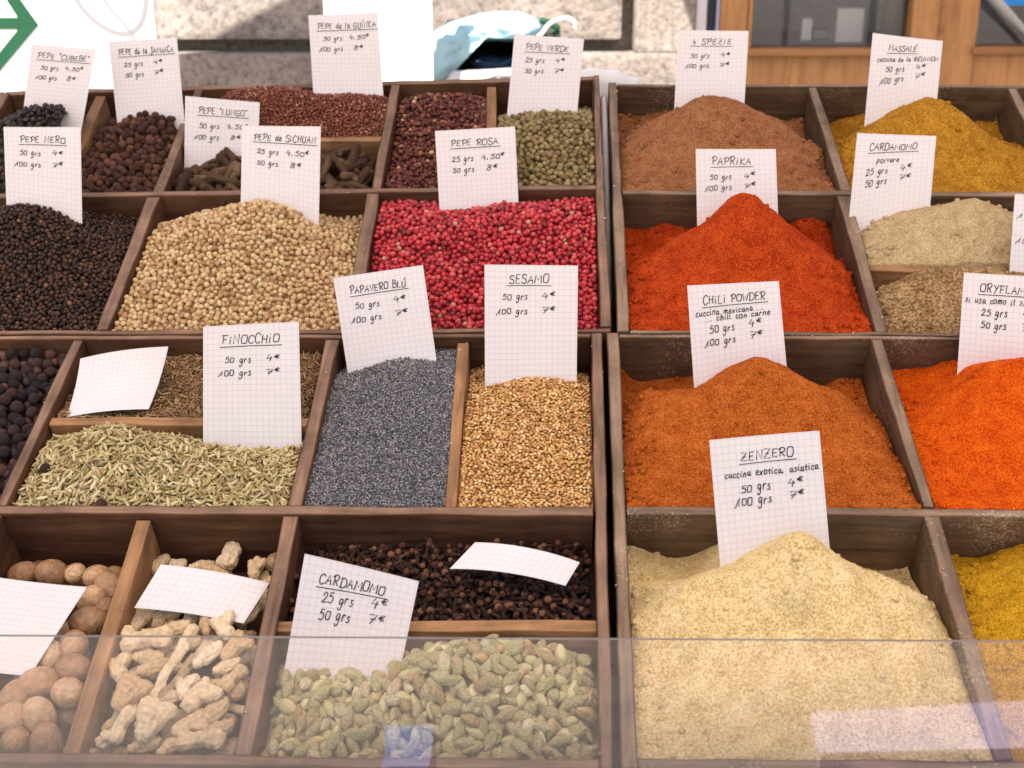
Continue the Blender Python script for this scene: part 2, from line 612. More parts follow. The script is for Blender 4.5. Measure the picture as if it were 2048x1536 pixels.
class Surf:
    """smooth surface over a cell through control points: (px, py, b) seen in the photo or ('n', a, b, height)"""

    def __init__(s, c, pts, amp=0.0, freq=40, octv=4, front=-0.004, edge=None, clumps=0, kp=0):
        s.c = c
        s.kp = kp
        P = []
        for p in pts:
            P.append(p[1:] if p[0] == 'n' else solve_abn(c, *p))
        if front is not None:
            for a in (0.0, 0.33, 0.67, 1.0):
                P.append((a, 0.0, front))
        P = np.array(P, float)
        q = CUV[c]
        s.w = np.linalg.norm(q[1] - q[0]); s.h = np.linalg.norm(q[3] - q[0])
        X = P[:, :2] * np.array([s.w, s.h])
        s.X = X
        n = len(X)
        K = s.k(X, X) + np.eye(n) * 1e-5
        A = np.zeros((n + 3, n + 3))
        A[:n, :n] = K; A[:n, n] = 1; A[:n, n + 1:] = X; A[n, :n] = 1; A[n + 1:, :n] = X.T
        s.wt = np.linalg.solve(A, np.concatenate([P[:, 2], [0, 0, 0]]))
        s.amp, s.freq, s.octv = amp, freq, octv
        s.seed = sum(map(ord, c)) % 50
        s.cl = []
        r = random.Random(s.seed)
        for i in range(clumps):
            s.cl.append((r.random() * s.w, (r.random() ** 1.0) * s.h, r.uniform(0.0025, 0.006), r.uniform(0.5, 1.0)))

    def k(s, A, B):
        d2 = ((A[:, None] - B[None]) ** 2).sum(-1) * 100
        if s.kp: return -(d2 + 1e-4) ** (s.kp * .5)
        return d2 * np.log(d2 + 1e-9) * 0.5

    def n(s, a, b, fine=True):
        sh = np.shape(a)
        a = np.ravel(a); b = np.ravel(b)
        X = np.column_stack([a * s.w, b * s.h])
        m = len(s.X)
        out = np.empty(len(X))
        for i in range(0, len(X), 20000):
            x = X[i:i + 20000]
            out[i:i + 20000] = s.k(x, s.X) @ s.wt[:m] + s.wt[m] + x @ s.wt[m + 1:]
        if s.amp and fine:
            P = np.column_stack([X * s.freq + s.seed, np.full(len(X), s.seed * 1.7)])
            out = out + s.amp * fbm(P, s.octv, .66 if s.kp else .5)
            if s.kp:
                out = out - .0042 * np.abs(fbm(P * np.array([.42, .30, 1]) + 5.1, 3)) + .0014
            for (cu, cv, cr, ch) in s.cl:
                d = np.hypot(X[:, 0] - cu, X[:, 1] - cv) / cr
                out = out + np.where(d < 1, np.sqrt(np.maximum(0, 1 - d * d)) * cr * ch, 0)
        return np.maximum(out, -DEPTH + 0.004).reshape(sh)

    def pos(s, a, b, lift=0.0):
        uv = cell_uv(s.c, a, b)
        return W(uv[..., 0], uv[..., 1], s.n(a, b) + lift)

    def normal(s, a, b):
        e = 0.004
        p = s.pos_smooth(a, b)
        pa = s.pos_smooth(np.asarray(a) + e, b) - p
        pb = s.pos_smooth(a, np.asarray(b) + e) - p
        nn = np.cross(pa, pb)
        return nn / np.linalg.norm(nn, axis=-1, keepdims=True)

    def pos_smooth(s, a, b):
        uv = cell_uv(s.c, a, b)
        return W(uv[..., 0], uv[..., 1], s.n(a, b, False))


def n_(a, b, h):
    return ('n', a, b, h)


SURF = {
    'cubebe': Surf('cubebe', [(105, 240, .42), (35, 247, .40), (160, 256, .42), n_(0, .2, -.012), n_(1, .2, -.010), n_(0, 1, -.035), n_(.5, 1, -.03), n_(1, 1, -.035)], .0015),
    'jamaica': Surf('jamaica', [(300, 236, .6), (235, 250, .6), (355, 244, .62), n_(0, 1, -.035), n_(.5, 1, -.03), n_(1, 1, -.035), n_(0, .5, -.012), n_(1, .4, -.006)], .0015),
    'guinea': Surf('guinea', [(450, 188, .75), (500, 181, .72), (560, 179, .7), (640, 186, .72), (705, 188, .72), (775, 194, .75), (600, 178, 1), n_(0, .5, -.02), n_(0, 1, -.04), n_(1, 1, -.035)], .001),
    'lungo': Surf('lungo', [(700, 306, .85), (600, 310, .85), (430, 322, .8), (360, 345, .5), n_(0, 1, -.04), n_(1, 1, -.035), n_(.5, .4, -.008)], .001, front=-.009),
    'brown': Surf('brown', [(820, 198, .85), (870, 189, .85), (930, 190, .88), (970, 196, .9), n_(0, 1, -.03), n_(1, 1, -.025), n_(0, .5, -.012)], .0018),
    'verde': Surf('verde', [(1000, 236, .68), (1050, 226, .68), (1100, 223, .68), (1150, 225, .68), (1182, 226, .7), n_(0, 1, -.045), n_(.5, 1, -.04), n_(1, 1, -.035)], .0012),
    'spezie': Surf('spezie', [n_(.12, .82, -.05), n_(.88, .8, -.054), n_(.75, .84, -.045), (1425, 188, .62), (1400, 193, .62), (1455, 194, .62), (1500, 212, .6), (1345, 222, .6), (1290, 246, .55), (1560, 240, .58), (1240, 227, 1), (1330, 222, 1), (1498, 216, 1), (1608, 234, 1), (1636, 290, .5), n_(0, .6, -.026), n_(1, .6, -.034), n_(1, .3, -.020), n_(0, .3, -.012), (1425, 300, .3)], .0020, 45, 6, kp=1.45),
    'massale': Surf('massale', [n_(.13, .84, -.048), n_(.86, .82, -.05), (1856, 198, .62), (1830, 203, .62), (1885, 204, .62), (1920, 224, .6), (1780, 232, .58), (1730, 258, .52), (1965, 262, .56), (2030, 300, .42), (1680, 240, 1), (1722, 228, 1), (1975, 244, 1), (2012, 246, 1), n_(0, .6, -.03), n_(1, .62, -.026), (1850, 300, .3)], .0020, 45, 6, kp=1.45),
    'extra_back': Surf('extra_back', [n_(.5, .6, .02), n_(0, 1, -.03), n_(1, 1, -.03), n_(0, .5, -.015), n_(1, .5, -.015)], .0020, 45, 6, kp=1.45),
    'nero': Surf('nero', [(60, 415, .75), (0, 421, .75), (110, 425, .76), (160, 440, .8), (200, 433, .95), (285, 441, .95), (240, 432, .97), n_(0, 1, -.03), n_(1, .5, -.008), n_(.2, .7, -.012)], .0012),
    'white': Surf('white', [(520, 402, .76), (490, 407, .76), (555, 408, .76), (450, 417, .77), (380, 430, .84), (320, 446, .9), (600, 425, .78), (640, 444, .82), (655, 433, .97), (728, 434, .97), n_(0, .5, -.006), n_(1, .5, -.01), n_(0.1, 1, -.03)], .0012),
    'rosa': Surf('rosa', [(765, 412, .93), (820, 404, .93), (880, 418, .86), (960, 412, .84), (1020, 405, .88), (1090, 403, .93), (1150, 400, .95), (1190, 404, .95), n_(0, .5, -.006), n_(1, .5, -.008), n_(.5, 1, -.025)], .0014),
    'paprika': Surf('paprika', [n_(.13, .82, -.056), n_(.3, .86, -.045), n_(.87, .82, -.056), n_(.72, .86, -.045), n_(.5, .93, -.03), (1485, 389, .66), (1458, 397, .66), (1512, 394, .66), (1444, 416, .65), (1395, 449, .65), (1345, 480, .6), (1285, 520, .52), (1533, 412, .65), (1556, 434, .65), (1597, 468, .63), (1647, 500, .58), (1700, 560, .42), (1252, 458, 1), (1290, 457, 1), (1330, 452, .97), (1610, 444, .97), (1650, 446, .98), (1672, 462, 1), (1485, 520, .36), n_(0, .7, -.032), n_(0, .4, -.016), n_(1, .68, -.034), n_(1, .4, -.022)], .0020, 45, 6, kp=1.45),
    'cardpow': Surf('cardpow', [(1945, 404, .62), (1975, 408, .62), (1905, 411, .6), (1860, 418, .58), (1800, 447, .5), (1745, 490, .3), (2020, 432, .6), (2080, 470, .5), n_(0, 1, -.03), n_(1, 1, -.03), n_(.4, 1, -.015)], .0020, 45, 6, front=-.003, kp=1.45),
    'brownpow': Surf('brownpow', [(1760, 583, .72), (1795, 566, .76), (1864, 541, .8), (1946, 535, .82), (2005, 541, .85), (2080, 560, .8), n_(0, 1, -.035), n_(.4, 1, -.006), n_(1, 1, -.02), n_(0, .4, -.014)], .0020, 55, 6, kp=1.45),
    'extra_mid': Surf('extra_mid', [n_(.5, .6, .03), n_(0, 1, -.03), n_(1, 1, -.03), n_(0, .5, -.015), n_(1, .5, -.015)], .0020, 45, 6, kp=1.45),
    'juniper': Surf('juniper', [(10, 706, .96), (60, 704, .96), (115, 708, .96), n_(0, 1, -.02), n_(0, .5, -.012), n_(.9, .5, -.012)], .001, front=-.012),
    'cumin': Surf('cumin', [(350, 716, .93), (385, 710, .95), (420, 716, .95), (610, 706, .95), (640, 708, .95), n_(0, 1, -.03), n_(0, .5, -.015), n_(.6, .5, -.012)], .001, front=-.006),
    'fennel': Surf('fennel', [(105, 882, .86), (145, 870, .88), (212, 850, .9), (258, 852, .9), (299, 868, .9), (345, 868, .91), (408, 886, .86), (498, 896, .84), (601, 893, .86), n_(0, .4, -.006), n_(1, .4, -.006), n_(.3, 1, -.012), n_(.8, 1, -.03)], .0012),
    'poppy': Surf('poppy', [(690, 752, .82), (740, 738, .84), (800, 723, .86), (860, 724, .87), (880, 700, 1), (912, 698, 1), n_(0, 1, -.035), n_(0, .5, -.008), n_(1, .5, -.006)], .0008),
    'sesame': Surf('sesame', [(968, 772, .78), (1020, 760, .8), (1075, 756, .8), (1155, 764, .8), (943, 734, 1), (1178, 748, 1), n_(0, .5, -.008), n_(1, .5, -.008), n_(.5, 1, -.03)], .001),
    'chili': Surf('chili', [n_(.22, .86, -.055), n_(.86, .84, -.056), n_(.72, .88, -.05), (1512, 710, .7), (1544, 716, .7), (1573, 730, .7), (1614, 758, .69), (1680, 782, .68), (1448, 740, .7), (1390, 775, .68), (1340, 782, .66), (1284, 782, .72), (1246, 738, 1), (1262, 772, .97), (1340, 762, .99), (1385, 752, 1), (1690, 765, .97), (1732, 757, 1), (1771, 888, .4), (1520, 850, .4), n_(0, .7, -.034), n_(0, .4, -.018), n_(1, .68, -.036), n_(1, .4, -.022)], .0020, 42, 6, kp=1.45),
    'orange': Surf('orange', [(1806, 790, .86), (1862, 785, .8), (1916, 765, .76), (1966, 735, .74), (2040, 723, .72), (2110, 735, .72), (2200, 790, .7), n_(0, 1, -.035), n_(.5, 1, -.02), n_(1, 1, -.04), n_(0, .4, -.012), n_(1, .4, -.012), (2050, 860, .4)], .0024, 45, 6, kp=1.45),
    'nutmeg': Surf('nutmeg', [(60, 1150, .85), (200, 1150, .87), n_(0, 1, -.038), n_(1, 1, -.038), n_(.5, .5, -.022), n_(1, .5, -.022)], 0, front=-.022),
    'ginger': Surf('ginger', [(450, 1150, .88), (350, 1160, .88), n_(0, 1, -.036), n_(1, 1, -.034), n_(.5, .5, -.018), n_(0, .5, -.022), n_(1, .5, -.02)], 0, front=-.02),
    'clove': Surf('clove', [(615, 1092, .96), (720, 1087, .96), (900, 1082, .96), (1050, 1084, .96), (1180, 1088, .96), n_(.5, .5, -.018), n_(0, .5, -.02), n_(1, .5, -.019)], .001, front=-.011),
    'cardamom': Surf('cardamom', [(560, 1348, .72), (650, 1345, .72), (760, 1345, .72), (830, 1305, .78), (920, 1290, .8), (1010, 1292, .8), (1090, 1312, .78), (1165, 1340, .76), n_(0, 1, -.04), n_(.5, 1, -.02), n_(1, 1, -.03), n_(0, .3, -.014), n_(1, .3, -.014), n_(.5, .3, -.006)], .001, front=-.013),
    'zenzero': Surf('zenzero', [n_(.86, .86, -.055), n_(.74, .9, -.048), n_(.2, .86, -.042), (1585, 1069, .73), (1618, 1072, .73), (1655, 1098, .73), (1700, 1126, .72), (1755, 1148, .71), (1846, 1194, .62), (1531, 1101, .73), (1450, 1131, .71), (1360, 1165, .66), (1262, 1090, 1), (1290, 1118, .95), (1341, 1112, 1), (1430, 1090, 1), (1690, 1112, 1), (1771, 1135, 1), (1832, 1120, 1), (1600, 1250, .45), (1900, 1340, .35), n_(0, .7, -.028), n_(0, .4, -.012), n_(1, .6, -.022), n_(1, .35, -.014)], .0020, 40, 6, kp=1.45),
    'yellow': Surf('yellow', [(1906, 1112, 1), (1958, 1113, 1), (2016, 1098, 1), (2200, 1080, .8), n_(.5, .5, .02), n_(1, 1, -.03), n_(0, .5, -.01), n_(1, .5, -.01)], .0024, 42, 6, kp=1.45),
}


def heap_origin(c):
    p = CUV[c].mean(0)
    return W(p[0], p[1], -DEPTH)


# ------------------------------------------------------------------ grain templates
def ico(sub):
    import bmesh
    bm = bmesh.new()
    bmesh.ops.create_icosphere(bm, subdivisions=sub, radius=0.5)
    bm.verts.ensure_lookup_table()
    V = np.array([v.co[:] for v in bm.verts])
    T = np.array([[v.index for v in f.verts] for f in bm.faces])
    bm.free()
    return V, T


def rough_ball(sub, amp, freq, seed, scale=(1, 1, 1)):
    V, T = ico(sub)
    V = V * (1 + amp * fbm(V * freq + seed * 3.7, 3)[:, None])
    return V * np.array(scale), T


def seed_shape(rings, seg, prof, bend=0.0, flat=1.0):
    """spindle along x, length 1; prof(t) radius"""
    V = [(-0.5, 0, bend)]
    for i in range(1, rings):
        t = i / rings
        r = prof(t)
        x = t - 0.5
        for k in range(seg):
            c = 2 * math.pi * k / seg
            V.append((x, r * math.cos(c), r * math.sin(c) * flat + bend * (4 * x * x)))
    V.append((0.5, 0, bend))
    T = []
    for k in range(seg):
        T.append((0, 1 + (k + 1) % seg, 1 + k))
    for i in range(rings - 2):
        for k in range(seg):
            a = 1 + i * seg + k; b = 1 + i * seg + (k + 1) % seg
            T += [(a, b, b + seg), (a, b + seg, a + seg)]
    e = len(V) - 1
    for k in range(seg):
        T.append((e, 1 + (rings - 2) * seg + k, 1 + (rings - 2) * seg + (k + 1) % seg))
    return np.array(V, float), np.array(T)


def rsa(c, dmin, margin, tries, r, zone=None):
    """random packing: points in the cell no nearer than dmin; returns (a, b)"""
    s = SURF[c]
    q = CUV[c]
    g = {}
    out = []
    ma, mb = margin / s.w, margin / s.h
    nA = int(s.w * s.h / (dmin * dmin) * tries)
    A = r.uniform(ma, 1 - ma, nA); B = r.uniform(mb, 1 - mb, nA)
    UV = cell_uv(c, A, B)
    IJ = np.floor(UV / dmin).astype(int)
    d2 = dmin * dmin
    for t in range(nA):
        u, v = UV[t]; i, j = IJ[t]
        ok = True
        for x in (i, i - 1, i + 1):
            for y in (j, j - 1, j + 1):
                for (uu, vv) in g.get((x, y), ()):
                    if (uu - u) ** 2 + (vv - v) ** 2 < d2:
                        ok = False; break
                if not ok: break
            if not ok: break
        if ok:
            g.setdefault((i, j), []).append((u, v)); out.append(t)
    return A[out], B[out]


def rand_rot(n, r):
    q = r.normal(size=(n, 4)); q /= np.linalg.norm(q, axis=1)[:, None]
    w, x, y, z = q.T
    return np.stack([1 - 2 * (y * y + z * z), 2 * (x * y - z * w), 2 * (x * z + y * w), 2 * (x * y + z * w), 1 - 2 * (x * x + z * z), 2 * (y * z - x * w),
                     2 * (x * z - y * w), 2 * (y * z + x * w), 1 - 2 * (x * x + y * y)], -1).reshape(n, 3, 3)


def lie_rot(nrm, r, tilt=0.35):
    """local x lies in the surface in a random direction, local z near the surface normal"""
    n = len(nrm)
    z = nrm + r.normal(size=(n, 3)) * tilt * 0.6
    z /= np.linalg.norm(z, axis=1)[:, None]
    x = r.normal(size=(n, 3))
    x -= (x * z).sum(1)[:, None] * z
    x /= np.linalg.norm(x, axis=1)[:, None]
    x = x + nrm * r.normal(size=(n, 1)) * tilt
    x /= np.linalg.norm(x, axis=1)[:, None]
    y = np.cross(z, x); y /= np.linalg.norm(y, axis=1)[:, None]
    z = np.cross(x, y)
    return np.stack([x, y, z], -1)


def layers_pts(c, d, nl, tries, r, pack=0.92, margin=None, drop=0.5, jit=0.12):
    P, A_, B_ = [], [], []
    s = SURF[c]
    for k in range(nl):
        a, b = rsa(c, d * pack, (margin or d * 0.5), tries, r)
        P.append(s.pos(a, b, 0) + np.outer(-d * (0.34 + drop * k) + r.normal(size=len(a)) * d * jit, N3))
        A_.append(a); B_.append(b)
    return np.concatenate(P), np.concatenate(A_), np.concatenate(B_), [len(p) for p in P]


def build_grains(name, c, P, Rm, S, temps, mat, r, under=None, label=None, cat=None, under_lift=None, group=None, rnd=None):
    """one mesh with all grains of a heap plus the body of the heap below them"""
    n = len(P)
    pick = r.integers(0, len(temps), n)
    VV, TT, AA = [], [], []
    k = 0
    if rnd is None: rnd = r.random(n)
    for ti, (tv, tt) in enumerate(temps):
        m = np.where(pick == ti)[0]
        if not len(m): continue
        V = np.einsum('nij,vj->nvi', Rm[m], tv) * S[m][:, None, None] + P[m][:, None, :]
        nv = len(tv)
        T = tt[None] + (np.arange(len(m)) * nv)[:, None, None] + k
        VV.append(V.reshape(-1, 3)); TT.append(T.reshape(-1, 3)); AA.append(np.repeat(rnd[m], nv))
        k += nv * len(m)
    if under is not None:
        s = SURF[c]
        res = 40
        A, B = np.meshgrid(np.linspace(0.0, 1, res), np.linspace(0.0, 1, res))
        U = s.pos(A, B, -under).reshape(-1, 3)
        i = np.arange(res * res).reshape(res, res) + k
        T = np.concatenate([np.stack([i[:-1, :-1], i[:-1, 1:], i[1:, 1:]], -1).reshape(-1, 3), np.stack([i[:-1, :-1], i[1:, 1:], i[1:, :-1]], -1).reshape(-1, 3)])
        VV.append(U); TT.append(T); AA.append(r.random(len(U)) * 0.3)
    o = heap_origin(c)
    me = tri_mesh(name, np.concatenate(VV) - o, np.concatenate(TT), True, {'rnd': np.concatenate(AA)})
    ob = link(name, me, mat)
    ob.location = o
    return tag(ob, label, cat, group or "heaps of loose spice grains in the trays", "stuff")


def round_heap(name, c, d, mat, label, cat, sub=2, amp=0.06, freq=3, nl=3, tries=5, var=0.1, scale=(1, 1, 1), pack=0.9, jit=0.12):
    r = np.random.default_rng(sum(map(ord, c)))
    P, a, b, cnt = layers_pts(c, d, nl, tries, r, pack, jit=jit)
    temps = [rough_ball(sub, amp, freq, i, scale) for i in range(5)]
    S = d * (1 + r.normal(size=len(P)) * var).clip(0.7, 1.35)
    return build_grains(name, c, P, rand_rot(len(P), r), S, temps, mat, r, d * 1.2, label, cat)


def seed_heap(name, c, ln, temps, mat, label, cat, dmin, nl=2, tries=5, tilt=0.35, var=0.15, drop=0.4, thick=0.3, jit=.3):
    r = np.random.default_rng(sum(map(ord, c)))
    s = SURF[c]
    P, A, B = [], [], []
    for k in range(nl):
        a, b = rsa(c, dmin, ln * 0.4, tries, r)
        P.append(s.pos(a, b) + np.outer(-ln * thick * (0.3 + k * drop * 2) + r.normal(size=len(a)) * ln * thick * jit, N3)); A.append(a); B.append(b)
    P = np.concatenate(P); A = np.concatenate(A); B = np.concatenate(B)
    Rm = lie_rot(s.normal(A, B), r, tilt)
    S = ln * (1 + r.normal(size=len(P)) * var).clip(0.6, 1.4)
    return build_grains(name, c, P, Rm, S, temps, mat, r, ln * thick * 2.0, label, cat)


# --- grain materials (colour differs from grain to grain)
G = {}
G['nero'] = m_grain("black_pepper", [(0, (0.014, 0.008, 0.005)), (0.55, (0.042, 0.020, 0.012)), (0.9, (0.085, 0.038, 0.020)), (0.985, (0.10, 0.042, 0.022)), (1, (0.26, 0.11, 0.05))], 0.5, 0.3)
G['cubebe'] = m_grain("cubeb_pepper", [(0, (0.012, 0.009, 0.007)), (0.7, (0.04, 0.028, 0.022)), (1, (0.08, 0.05, 0.035))], 0.6)
G['white'] = m_grain("white_pepper", [(0, (0.32, 0.17, 0.07)), (0.12, (0.45, 0.27, 0.125)), (0.5, (0.58, 0.40, 0.20)), (0.9, (0.66, 0.50, 0.27)), (1, (0.36, 0.2, 0.1))], 0.55, 0.3, 700, .12)
G['rosa'] = m_grain("pink_pepper", [(0, (0.16, 0.010, 0.016)), (0.25, (0.36, 0.018, 0.028)), (0.7, (0.54, 0.034, 0.044)), (0.95, (0.62, 0.10, 0.085)), (0.985, (0.5, .2, .13)), (1, (0.55, 0.30, 0.18))], 0.38, 0.45, 600, .15)
G['guinea'] = m_grain("guinea_pepper", [(0, (0.11, 0.028, 0.016)), (0.5, (0.21, 0.062, 0.034)), (0.9, (0.31, 0.108, 0.058)), (1, (0.46, 0.25, 0.15))], 0.6)
G['brown'] = m_grain("sichuan_pepper", [(0, (0.065, 0.018, 0.014)), (0.5, (0.135, 0.034, 0.024)), (0.88, (0.23, 0.068, 0.040)), (0.97, (0.34, 0.14, 0.07)), (1, (0.55, 0.38, 0.2))], 0.6)
G['verde'] = m_grain("green_pepper", [(0, (0.13, 0.088, 0.034)), (0.4, (0.22, 0.160, 0.066)), (0.85, (0.33, 0.25, 0.112)), (1, (0.27, 0.15, 0.06))], 0.6, .3, 600, .2)
G['cumin'] = m_grain("cumin", [(0, (0.16, 0.085, 0.035)), (0.5, (0.29, 0.165, 0.075)), (1, (0.42, 0.27, 0.13))], 0.7)
G['fennel'] = m_grain("fennel", [(0, (0.26, 0.17, 0.07)), (0.35, (0.43, 0.35, 0.155)), (0.75, (0.56, 0.475, 0.24)), (0.94, (0.70, 0.62, 0.38)), (1, (0.38, 0.2, 0.1))], 0.6, .3, 1500, .25)
G['poppy'] = m_grain("poppy_seed", [(0, (0.06, 0.058, 0.064)), (0.5, (0.175, 0.170, 0.178)), (0.9, (0.34, 0.33, 0.34)), (1, (0.46, 0.40, 0.37))], 0.6, .3, 1500, .1, 0)
G['sesame'] = m_grain("sesame", [(0, (0.36, 0.16, 0.045)), (0.4, (0.58, 0.31, 0.10)), (0.8, (0.70, 0.44, 0.17)), (1, (0.80, 0.58, 0.29))], 0.5, .4, 1500, .1, 0)

round_heap("cubeb_pepper_heap", 'cubebe', 0.0062, G['cubebe'], "dark stalked cubeb pepper behind the PEPE NERO card in the top left corner", "peppercorns", 1, .12, 4)
round_heap("black_peppercorn_heap", 'nero', 0.0044, G['nero'], "heap of small black peppercorns below the PEPE NERO card", "peppercorns", 2, .08, 4, 3, 5)
round_heap("white_peppercorn_heap", 'white', 0.0051, G['white'], "mound of creamy white peppercorns left of the pink ones", "peppercorns", 2, .03, 3)
round_heap("pink_peppercorn_heap", 'rosa', 0.0054, G['rosa'], "heap of bright pink red peppercorns below the PEPE ROSA card", "peppercorns", 2, .07, 3)
round_heap("guinea_pepper_heap", 'guinea', 0.0036, G['guinea'], "heap of tiny reddish brown seeds under the PEPE de la GUINEA card", "pepper seeds", 1, .08, 3, 2, 5, .12, (1.15, .9, .9))
round_heap("husk_pepper_heap", 'brown', 0.0050, G['brown'], "heap of rough dark red pepper husks left of the green peppercorns", "pepper husks", 2, .2, 4, 3, 6, .2, (1, .9, .75), .85, .3)
round_heap("green_peppercorn_heap", 'verde', 0.0061, G['verde'], "heap of dull green peppercorns under the PEPE VERDE card", "peppercorns", 2, .07, 4)

fen = [seed_shape(7, 6, lambda t: 0.15 * math.sin(math.pi * t) ** 0.7, bd, 0.8) for bd in (0.03, -0.06, 0.1, 0.14)]
seed_heap("fennel_seed_heap", 'fennel', 0.0088, fen, G['fennel'], "heap of striped pale green fennel seeds at the FINOCCHIO card", "fennel seeds", 0.0031, 3, 5, .35, .2, .35, .3)
cum = [seed_shape(6, 5, lambda t: 0.10 * math.sin(math.pi * t) ** 0.7, bd, 0.8) for bd in (0.03, -0.06, 0.12)]
seed_heap("cumin_seed_heap", 'cumin', 0.0080, cum, G['cumin'], "brown cumin seeds around the blank card above the fennel", "cumin seeds", 0.0027, 3, 5, .35, .2, .35, .25)
ses = [seed_shape(5, 6, lambda t: 0.36 * math.sin(math.pi * min(1, t ** 1.35)) ** 0.7, 0, 0.55) for _ in (0,)]
seed_heap("sesame_seed_heap", 'sesame', 0.0042, ses, G['sesame'], "mound of golden sesame seeds under the SESAMO card", "sesame seeds", 0.0025, 2, 5, .4, .1, .4, .4)


def poppy():
    c = 'poppy'
    r = np.random.default_rng(5)
    s = SURF[c]
    d = 0.00155
    na, nb = int(s.w / d), int(s.h / d)
    P = []
    for k in range(2):
        A, B = np.meshgrid((np.arange(na) + .5) / na, (np.arange(nb) + .5) / nb)
        A = (A + r.uniform(-.5, .5, A.shape) / na).ravel().clip(.002, .998); B = (B + r.uniform(-.5, .5, B.shape) / nb).ravel().clip(.002, .998)
        P.append(s.pos(A, B) + np.outer(-d * .6 * k + r.normal(size=len(A)) * d * .3, N3))
    P = np.concatenate(P)
    t = [rough_ball(1, 0.0, 1, 0, (1.25, 1, .8))]
    build_grains("poppy_seed_heap", c, P, rand_rot(len(P), r), d * r.uniform(.8, 1.2, len(P)), t, G['poppy'], r, d * .8, "mound of fine blue grey poppy seeds under the PAPAVERO card", "poppy seeds")


poppy()

def powder(name, c, mat, label, res=300, fine=2600, lumps=240):
    s = SURF[c]
    A, B = np.meshgrid(np.linspace(0.002, 0.998, res), np.linspace(0.002, 0.998, res))
    P = s.pos(A, B).reshape(-1, 3)
    i = np.arange(res * res).reshape(res, res)
    T = np.concatenate([np.stack([i[:-1, :-1], i[:-1, 1:], i[1:, 1:]], -1).reshape(-1, 3),
                        np.stack([i[:-1, :-1], i[1:, 1:], i[1:, :-1]], -1).reshape(-1, 3)])
    # skirt down to the tray floor so the heap is a solid body
    rim = np.concatenate([i[0, :], i[1:, -1], i[-1, -2::-1], i[-2:0:-1, 0]])
    k = len(P)
    ab = np.column_stack([A.ravel(), B.ravel()])[rim]
    uv = cell_uv(c, ab[:, 0], ab[:, 1])
    P = np.concatenate([P, W(uv[:, 0], uv[:, 1], np.full(len(uv), -DEPTH + 0.002))])
    j = np.arange(len(rim)); j2 = (j + 1) % len(rim)
    T = np.concatenate([T, np.stack([rim[j], k + j, k + j2], -1), np.stack([rim[j], k + j2, rim[j2]], -1)])
    # crumbs of the same powder: fine ones everywhere, lumps mostly along the foot of the heap
    r = np.random.default_rng(sum(map(ord, c)))
    VV, TT, k = [P], [T], len(P)
    tb = [rough_ball(q, .22, 3, i) for i in range(3) for q in (2,)]
    tf = [rough_ball(1, .2, 3, i) for i in range(3)]
    for n_g, lo, hi, tmpl, edge in ((fine, .0006, .0013, tf, 0), (lumps, .0015, .0062, tb, 1)):
        a = r.random(n_g); b = r.random(n_g)
        if edge:
            side = r.random(n_g); e = np.abs(r.normal(size=n_g)) * .07
            a = np.where(side < .36, np.minimum(e, .98), np.where(side < .72, np.maximum(1 - e, .02), a))
            b = np.where((side >= .72) & (side < .84), np.maximum(1 - e, .02), b)
        a = a.clip(.012, .988); b = b.clip(.012, .988)
        S = lo + (hi - lo) * r.random(n_g) ** 2.5
        C0 = s.pos(a, b) + np.outer(S * .12, N3)
        Rm = rand_rot(n_g, r)
        pick = r.integers(0, len(tmpl), n_g)
        for ti, (tv, tt) in enumerate(tmpl):
            m = np.where(pick == ti)[0]
            V = np.einsum('nij,vj->nvi', Rm[m], tv) * S[m][:, None, None] + C0[m][:, None, :]
            VV.append(V.reshape(-1, 3)); TT.append((tt[None] + (np.arange(len(m)) * len(tv))[:, None, None] + k).reshape(-1, 3))
            k += len(m) * len(tv)
    P = np.concatenate(VV); T = np.concatenate(TT)
    o = heap_origin(c)
    me = tri_mesh(name, (P - o), T)
    ob = link(name, me, mat)
    ob.location = o
    return tag(ob, label, "spice powder", "heaps of ground spice in the trays")


# --- ground spices
PW = {}
PW['spezie'] = m_powder("four_spice_powder", (0.165, 0.060, 0.024), (0.32, 0.130, 0.055), (0.45, 0.21, 0.098))
PW['massale'] = m_powder("masala_powder", (0.23, 0.092, 0.006), (0.44, 0.198, 0.016), (0.60, 0.33, 0.05), 620)
PW['paprika'] = m_powder("paprika_powder", (0.22, 0.018, 0.004), (0.45, 0.048, 0.007), (0.62, 0.105, 0.018))
PW['cardpow'] = m_powder("cardamom_powder", (0.34, 0.23, 0.105), (0.53, 0.395, 0.21), (0.66, 0.52, 0.31))
PW['brownpow'] = m_powder("pepper_powder", (0.12, 0.066, 0.026), (0.31, 0.19, 0.085), (0.54, 0.38, 0.20), 420)
PW['chili'] = m_powder("chili_powder", (0.24, 0.044, 0.006), (0.44, 0.104, 0.014), (0.60, 0.19, 0.038))
PW['orange'] = m_powder("orange_powder", (0.42, 0.038, 0.003), (0.66, 0.090, 0.004), (0.82, 0.17, 0.010))
PW['zenzero'] = m_powder("ginger_powder", (0.50, 0.345, 0.135), (0.73, 0.565, 0.275), (0.86, 0.72, 0.43), 520, (0.22, 0.15, 0.07))
PW['yellow'] = m_powder("turmeric_powder", (0.28, 0.135, 0.006), (0.54, 0.285, 0.012), (0.70, 0.42, 0.035))
powder("spice_heap", 'spezie', PW['spezie'], "peaked heap of cinnamon brown powder under the 4 SPEZIE card")
powder("spice_heap", 'massale', PW['massale'], "peaked heap of mustard yellow powder under the MASSALÉ card")
powder("spice_heap", 'paprika', PW['paprika'], "tall red peak of paprika powder under the PAPRIKA card")
powder("spice_heap", 'cardpow', PW['cardpow'], "rounded beige heap of cardamom powder under the CARDAMOMO polvere card")
powder("spice_heap", 'brownpow', PW['brownpow'], "coarse grey brown powder in front of the beige cardamom powder")
